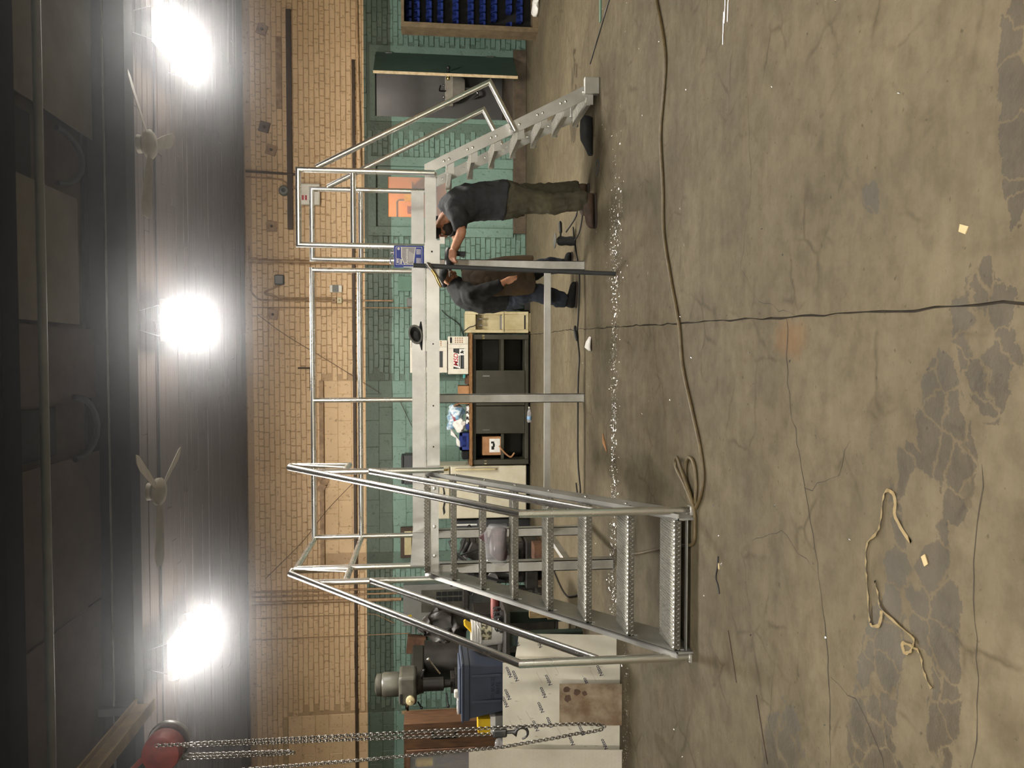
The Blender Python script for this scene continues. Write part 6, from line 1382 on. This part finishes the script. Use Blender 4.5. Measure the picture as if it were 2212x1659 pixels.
limb(bm, [(1.42, 6.93, .86), (1.40, 6.90, .48), (1.405, 6.885, .12), (1.37, 6.88, .06)], [.07, .055, .042, .04]); limb(bm, [(1.44, 7.10, .86), (1.50, 7.14, .48), (1.545, 7.17, .12), (1.5, 7.17, .06)], [.07, .055, .042, .04])
soft(obj('body', bm, 'skin', p1), .0065, .003, 3, ftx2)
bm = bmesh.new(); ell(bm, at1(-.016, 0, .032), (.098, .08, .084), B1); ell(bm, at1(-.06, 0, -.02), (.05, .07, .06), B1); soft(obj('knit_cap', bm, 'shirt_charcoal', p1), .009, .006, 2)
bm = bmesh.new(); ell(bm, at1(.034, 0, -.06), (.072, .064, .058), B1); ell(bm, at1(-.01, 0, -.05), (.055, .079, .055), B1); soft(obj('beard', bm, 'hair_dark', p1), .008, .008, 2)
for s_ in (-1, 1): 
    bm = bmesh.new(); ell(bm, at1(.07, s_ * .03, .002), (.011, .011, .008), B1); obj('eye', bm, 'white_print', p1, smooth=True)
bm = bmesh.new()   # t-shirt
loft(bm, [((1.408, 7.02, .79), (.180, 0, -.02), (0, .21, 0)), ((1.405, 7.02, .90), (.175, 0, -.01), (0, .205, 0)), ((1.395, 7.01, 1.02), (.172, 0, 0), (0, .20, 0)), ((1.378, 7.0, 1.13), (.168, 0, .03), (0, .21, 0)), ((1.345, 7.0, 1.23), (.15, 0, .06), (0, .215, 0)), ((1.30, 7.0, 1.31), (.11, 0, .07), (0, .17, 0)), ((1.265, 7.0, 1.345), (.07, 0, .06), (0, .09, 0))])
limb(bm, [(1.35, 6.90, 1.25), (1.28, 6.84, 1.255), (1.19, 6.79, 1.23), (1.105, 6.765, 1.208)], [.10, .088, .078, .068]); limb(bm, [(1.33, 7.12, 1.26), (1.22, 7.19, 1.25), (1.11, 7.18, 1.23)], [.10, .085, .07])
soft(obj('t_shirt', bm, 'shirt_charcoal', p1), .011, .036, 6)
bm = bmesh.new()   # trousers
loft(bm, [((1.41, 7.02, .62), (.14, 0, 0), (0, .16, 0)), ((1.412, 7.02, .74), (.165, 0, 0), (0, .185, 0)), ((1.41, 7.02, .86), (.160, 0, -.01), (0, .185, 0)), ((1.405, 7.02, .90), (.15, 0, -.01), (0, .18, 0))])
limb(bm, [(1.41, 6.94, .74), (1.375, 6.90, .50), (1.365, 6.885, .38), (1.385, 6.88, .22), (1.40, 6.88, .12), (1.40, 6.88, .085)], [.13, .105, .098, .088, .082, .08]); limb(bm, [(1.44, 7.12, .74), (1.50, 7.15, .50), (1.52, 7.16, .36), (1.545, 7.17, .20), (1.56, 7.17, .09)], [.125, .10, .092, .082, .07])
soft(obj('trousers', bm, 'trousers_olive', p1), .010, .045, 4)
def shoe(par, heel, toe, m_, w=.05, h=.09, sole='boot_sole'):
    h0, t0 = Vector(heel + (0,)), Vector(toe + (0,)); d = (t0 - h0); L_ = d.length; d.normalize(); q = Vector((-d.y, d.x, 0)); bm = bmesh.new()
    prof = [(.0, .72, .7), (.06, .85, 1.0), (.28, .9, 1.05), (.45, .85, .82), (.65, 1.05, .68), (.85, 1.0, .58), (.97, .6, .42), (1.0, .3, .3)]
    loft(bm, [(h0 + d * (a * L_) + Vector((0, 0, .018 + h * hh * .5)), q * w * ww, Vector((0, 0, h * hh * .5))) for a, ww, hh in prof])
    o = soft(obj('shoe', bm, m_, par), .006, .004, 3)
    bm = bmesh.new(); pl = [(0.0, .6), (.03, .85), (.3, .9), (.45, .82), (.68, 1.1), (.88, 1.0), (1.0, .45)]
    pts = [h0 + d * a * L_ + q * w * b_ for a, b_ in pl] + [h0 + d * a * L_ - q * w * b_ for a, b_ in reversed(pl)]
    prism(bm, [p + Vector((0, 0, .001)) for p in pts], (0, 0, .016)); obj('sole', bm, sole, o, bev=.003); return o
shoe(p1, (1.455, 6.87), (1.145, 6.84), 'boot_brown', .056, .125); shoe(p1, (1.61, 7.17), (1.32, 7.19), 'boot_brown', .054, .12)
# the drill in the hands
t = thing('power_drill', (.88, 6.86, 1.2), 'black power tool held by the stooping worker below the channel', 'power tool')
bm = bmesh.new(); tube(bm, [(.955, 6.87, 1.30), (.93, 6.87, 1.302), (.85, 6.87, 1.304), (.80, 6.87, 1.305), (.775, 6.87, 1.305), (.755, 6.87, 1.305)], [.03, .045, .045, .04, .025, .01], 16); obj('motor_case', bm, 'black_paint', t, smooth=True)
bm = bmesh.new(); tube(bm, [(.915, 6.87, 1.29), (.905, 6.865, 1.22), (.895, 6.86, 1.17)], [.024, .022, .03], 12); obj('grip', bm, 'dark_grey', t, smooth=True)
bm = bmesh.new(); tube(bm, [(.756, 6.87, 1.305), (.70, 6.87, 1.306)], .005, 8); obj('bit', bm, 'steel', t, smooth=True)

# --- person two: bent forward behind the platform, long leather apron
p2 = thing('person', (.72, 7.75, 0), 'person in black jacket, brown apron and jeans bending behind the platform', 'person')
bm = bmesh.new(); hc2 = (.775, 7.70, 1.305); hf2 = Vector((.62, -.45, -.62)); hu2 = Vector((.55, -.25, .8)); B2, at2 = head(bm, hc2, hf2, hu2)
limb(bm, [(.60, 7.78, .74), (.57, 7.78, .95), (.60, 7.77, 1.10), (.66, 7.75, 1.18)], [.09, .09, .10, .06]); limb(bm, [(.65, 7.75, 1.19), (.70, 7.73, 1.25), (.75, 7.71, 1.29)], [.065, .055, .052])
limb(bm, [(.58, 7.58, 1.12), (.635, 7.56, .95), (.665, 7.55, .86), (.71, 7.54, .78), (.735, 7.54, .745)], [.06, .05, .043, .036, .027]); hand(bm, (.735, 7.54, .755), (.14, .0, -.99), (-.45, -.85, 0), .28, 1)
limb(bm, [(.66, 7.95, 1.10), (.74, 7.98, .96), (.80, 7.97, .86), (.84, 7.92, .76)], [.05, .045, .04, .028]); hand(bm, (.84, 7.92, .765), (.3, -.1, -.9), (0, .9, .2), .4, -1)
limb(bm, [(.60, 7.68, .72), (.63, 7.68, .40), (.585, 7.745, .12), (.58, 7.74, .06)], [.07, .055, .042, .04]); limb(bm, [(.66, 7.88, .72), (.88, 7.92, .42), (.96, 8.0, .12), (.96, 8.0, .06)], [.07, .055, .042, .04])
soft(obj('body', bm, 'skin', p2), .0065, .003, 3, ftx2)
for s_ in (-1, 1):
    bm = bmesh.new(); ell(bm, at2(.07, s_ * .03, .002), (.011, .011, .008), B2); obj('eye', bm, 'white_print', p2, smooth=True)
bm = bmesh.new(); ell(bm, at2(-.02, 0, .05), (.098, .083, .075), B2); ell(bm, at2(-.05, 0, .0), (.06, .078, .06), B2); soft(obj('beanie', bm, 'dark_grey', p2), .008, .006, 2)
bm = bmesh.new(); ell(bm, at2(.035, 0, -.085), (.05, .05, .035), B2); soft(obj('beard', bm, 'hair_dark', p2), .007, .005, 2)
bm = bmesh.new()
loft(bm, [((.62, 7.78, .70), (.16, 0, 0), (0, .20, 0)), ((.605, 7.78, .82), (.165, 0, 0), (0, .20, 0)), ((.590, 7.77, .94), (.165, 0, -.02), (0, .205, 0)), ((.610, 7.77, 1.05), (.155, 0, -.05), (0, .215, 0)), ((.645, 7.76, 1.14), (.13, 0, -.075), (0, .20, 0)), ((.69, 7.75, 1.205), (.09, 0, -.07), (0, .14, 0)), ((.725, 7.74, 1.245), (.075, 0, -.055), (0, .1, 0)), ((.75, 7.73, 1.27), (.065, 0, -.045), (0, .08, 0))])
limb(bm, [(.60, 7.63, 1.12), (.60, 7.58, 1.06), (.635, 7.56, .95), (.668, 7.55, .86), (.71, 7.54, .785)], [.10, .088, .076, .068, .055]); limb(bm, [(.68, 7.9, 1.12), (.73, 7.97, .98), (.79, 7.97, .88), (.83, 7.93, .79)], [.1, .08, .07, .052])
soft(obj('jacket', bm, 'jacket_black', p2), .011, .022, 8)
bm = bmesh.new()   # apron: curved sheet wrapped round the front, hanging to the shins
def apron(bm):
    rows = [(1.16, .69, .20, .15), (1.06, .69, .24, .19), (.92, .69, .28, .215), (.78, .70, .30, .235), (.62, .71, .31, .245), (.45, .72, .30, .25)]; R_ = []
    for z, cx_, rx, ry in rows:
        R_.append([bm.verts.new((cx_ + rx * math.cos(a), 7.78 + ry * math.sin(a), z + .012 * math.sin(a * 5))) for a in [math.radians(-112 + 13.2 * k) for k in range(18)]])
    for A, B in zip(R_, R_[1:]):
        for j in range(17): bm.faces.new((A[j], A[j + 1], B[j + 1], B[j]))
    bmesh.ops.solidify(bm, geom=bm.faces[:], thickness=.006)
apron(bm); o = obj('apron', bm, 'apron_brown', p2, smooth=60); sb = o.modifiers.new('sub', 'SUBSURF'); sb.levels = 2; sb.render_levels = 2; dm = o.modifiers.new('folds', 'DISPLACE'); dm.texture = ftx; dm.strength = .02; dm.texture_coords = 'LOCAL'
bm = bmesh.new()
loft(bm, [((.63, 7.78, .55), (.13, 0, 0), (0, .16, 0)), ((.62, 7.78, .66), (.15, 0, 0), (0, .185, 0)), ((.61, 7.78, .78), (.15, 0, 0), (0, .18, 0))])
limb(bm, [(.61, 7.69, .66), (.645, 7.68, .46), (.62, 7.685, .32), (.58, 7.73, .20), (.575, 7.745, .11)], [.12, .098, .088, .085, .08]); limb(bm, [(.66, 7.88, .66), (.86, 7.92, .46), (.93, 7.96, .30), (.955, 8.0, .12)], [.12, .095, .085, .078])
soft(obj('jeans', bm, 'denim', p2), .011, .05, 4)
def boot(par, heel, toe, m_):
    o = shoe(par, heel, toe, m_, .052, .10); h0, t0 = Vector(heel + (0,)), Vector(toe + (0,)); d = (t0 - h0).normalized(); c = h0 + d * .07
    bm = bmesh.new(); loft(bm, [(c + Vector((0, 0, .06)), d * .065, Vector((-d.y, d.x, 0)) * .05), (c + Vector((0, 0, .16)), d * .06, Vector((-d.y, d.x, 0)) * .052)]); soft(obj('boot_shaft', bm, m_, par), .007, .006, 3)
boot(p2, (.50, 7.76), (.75, 7.68), 'black_cloth'); boot(p2, (.89, 8.02), (1.08, 7.95), 'black_cloth')
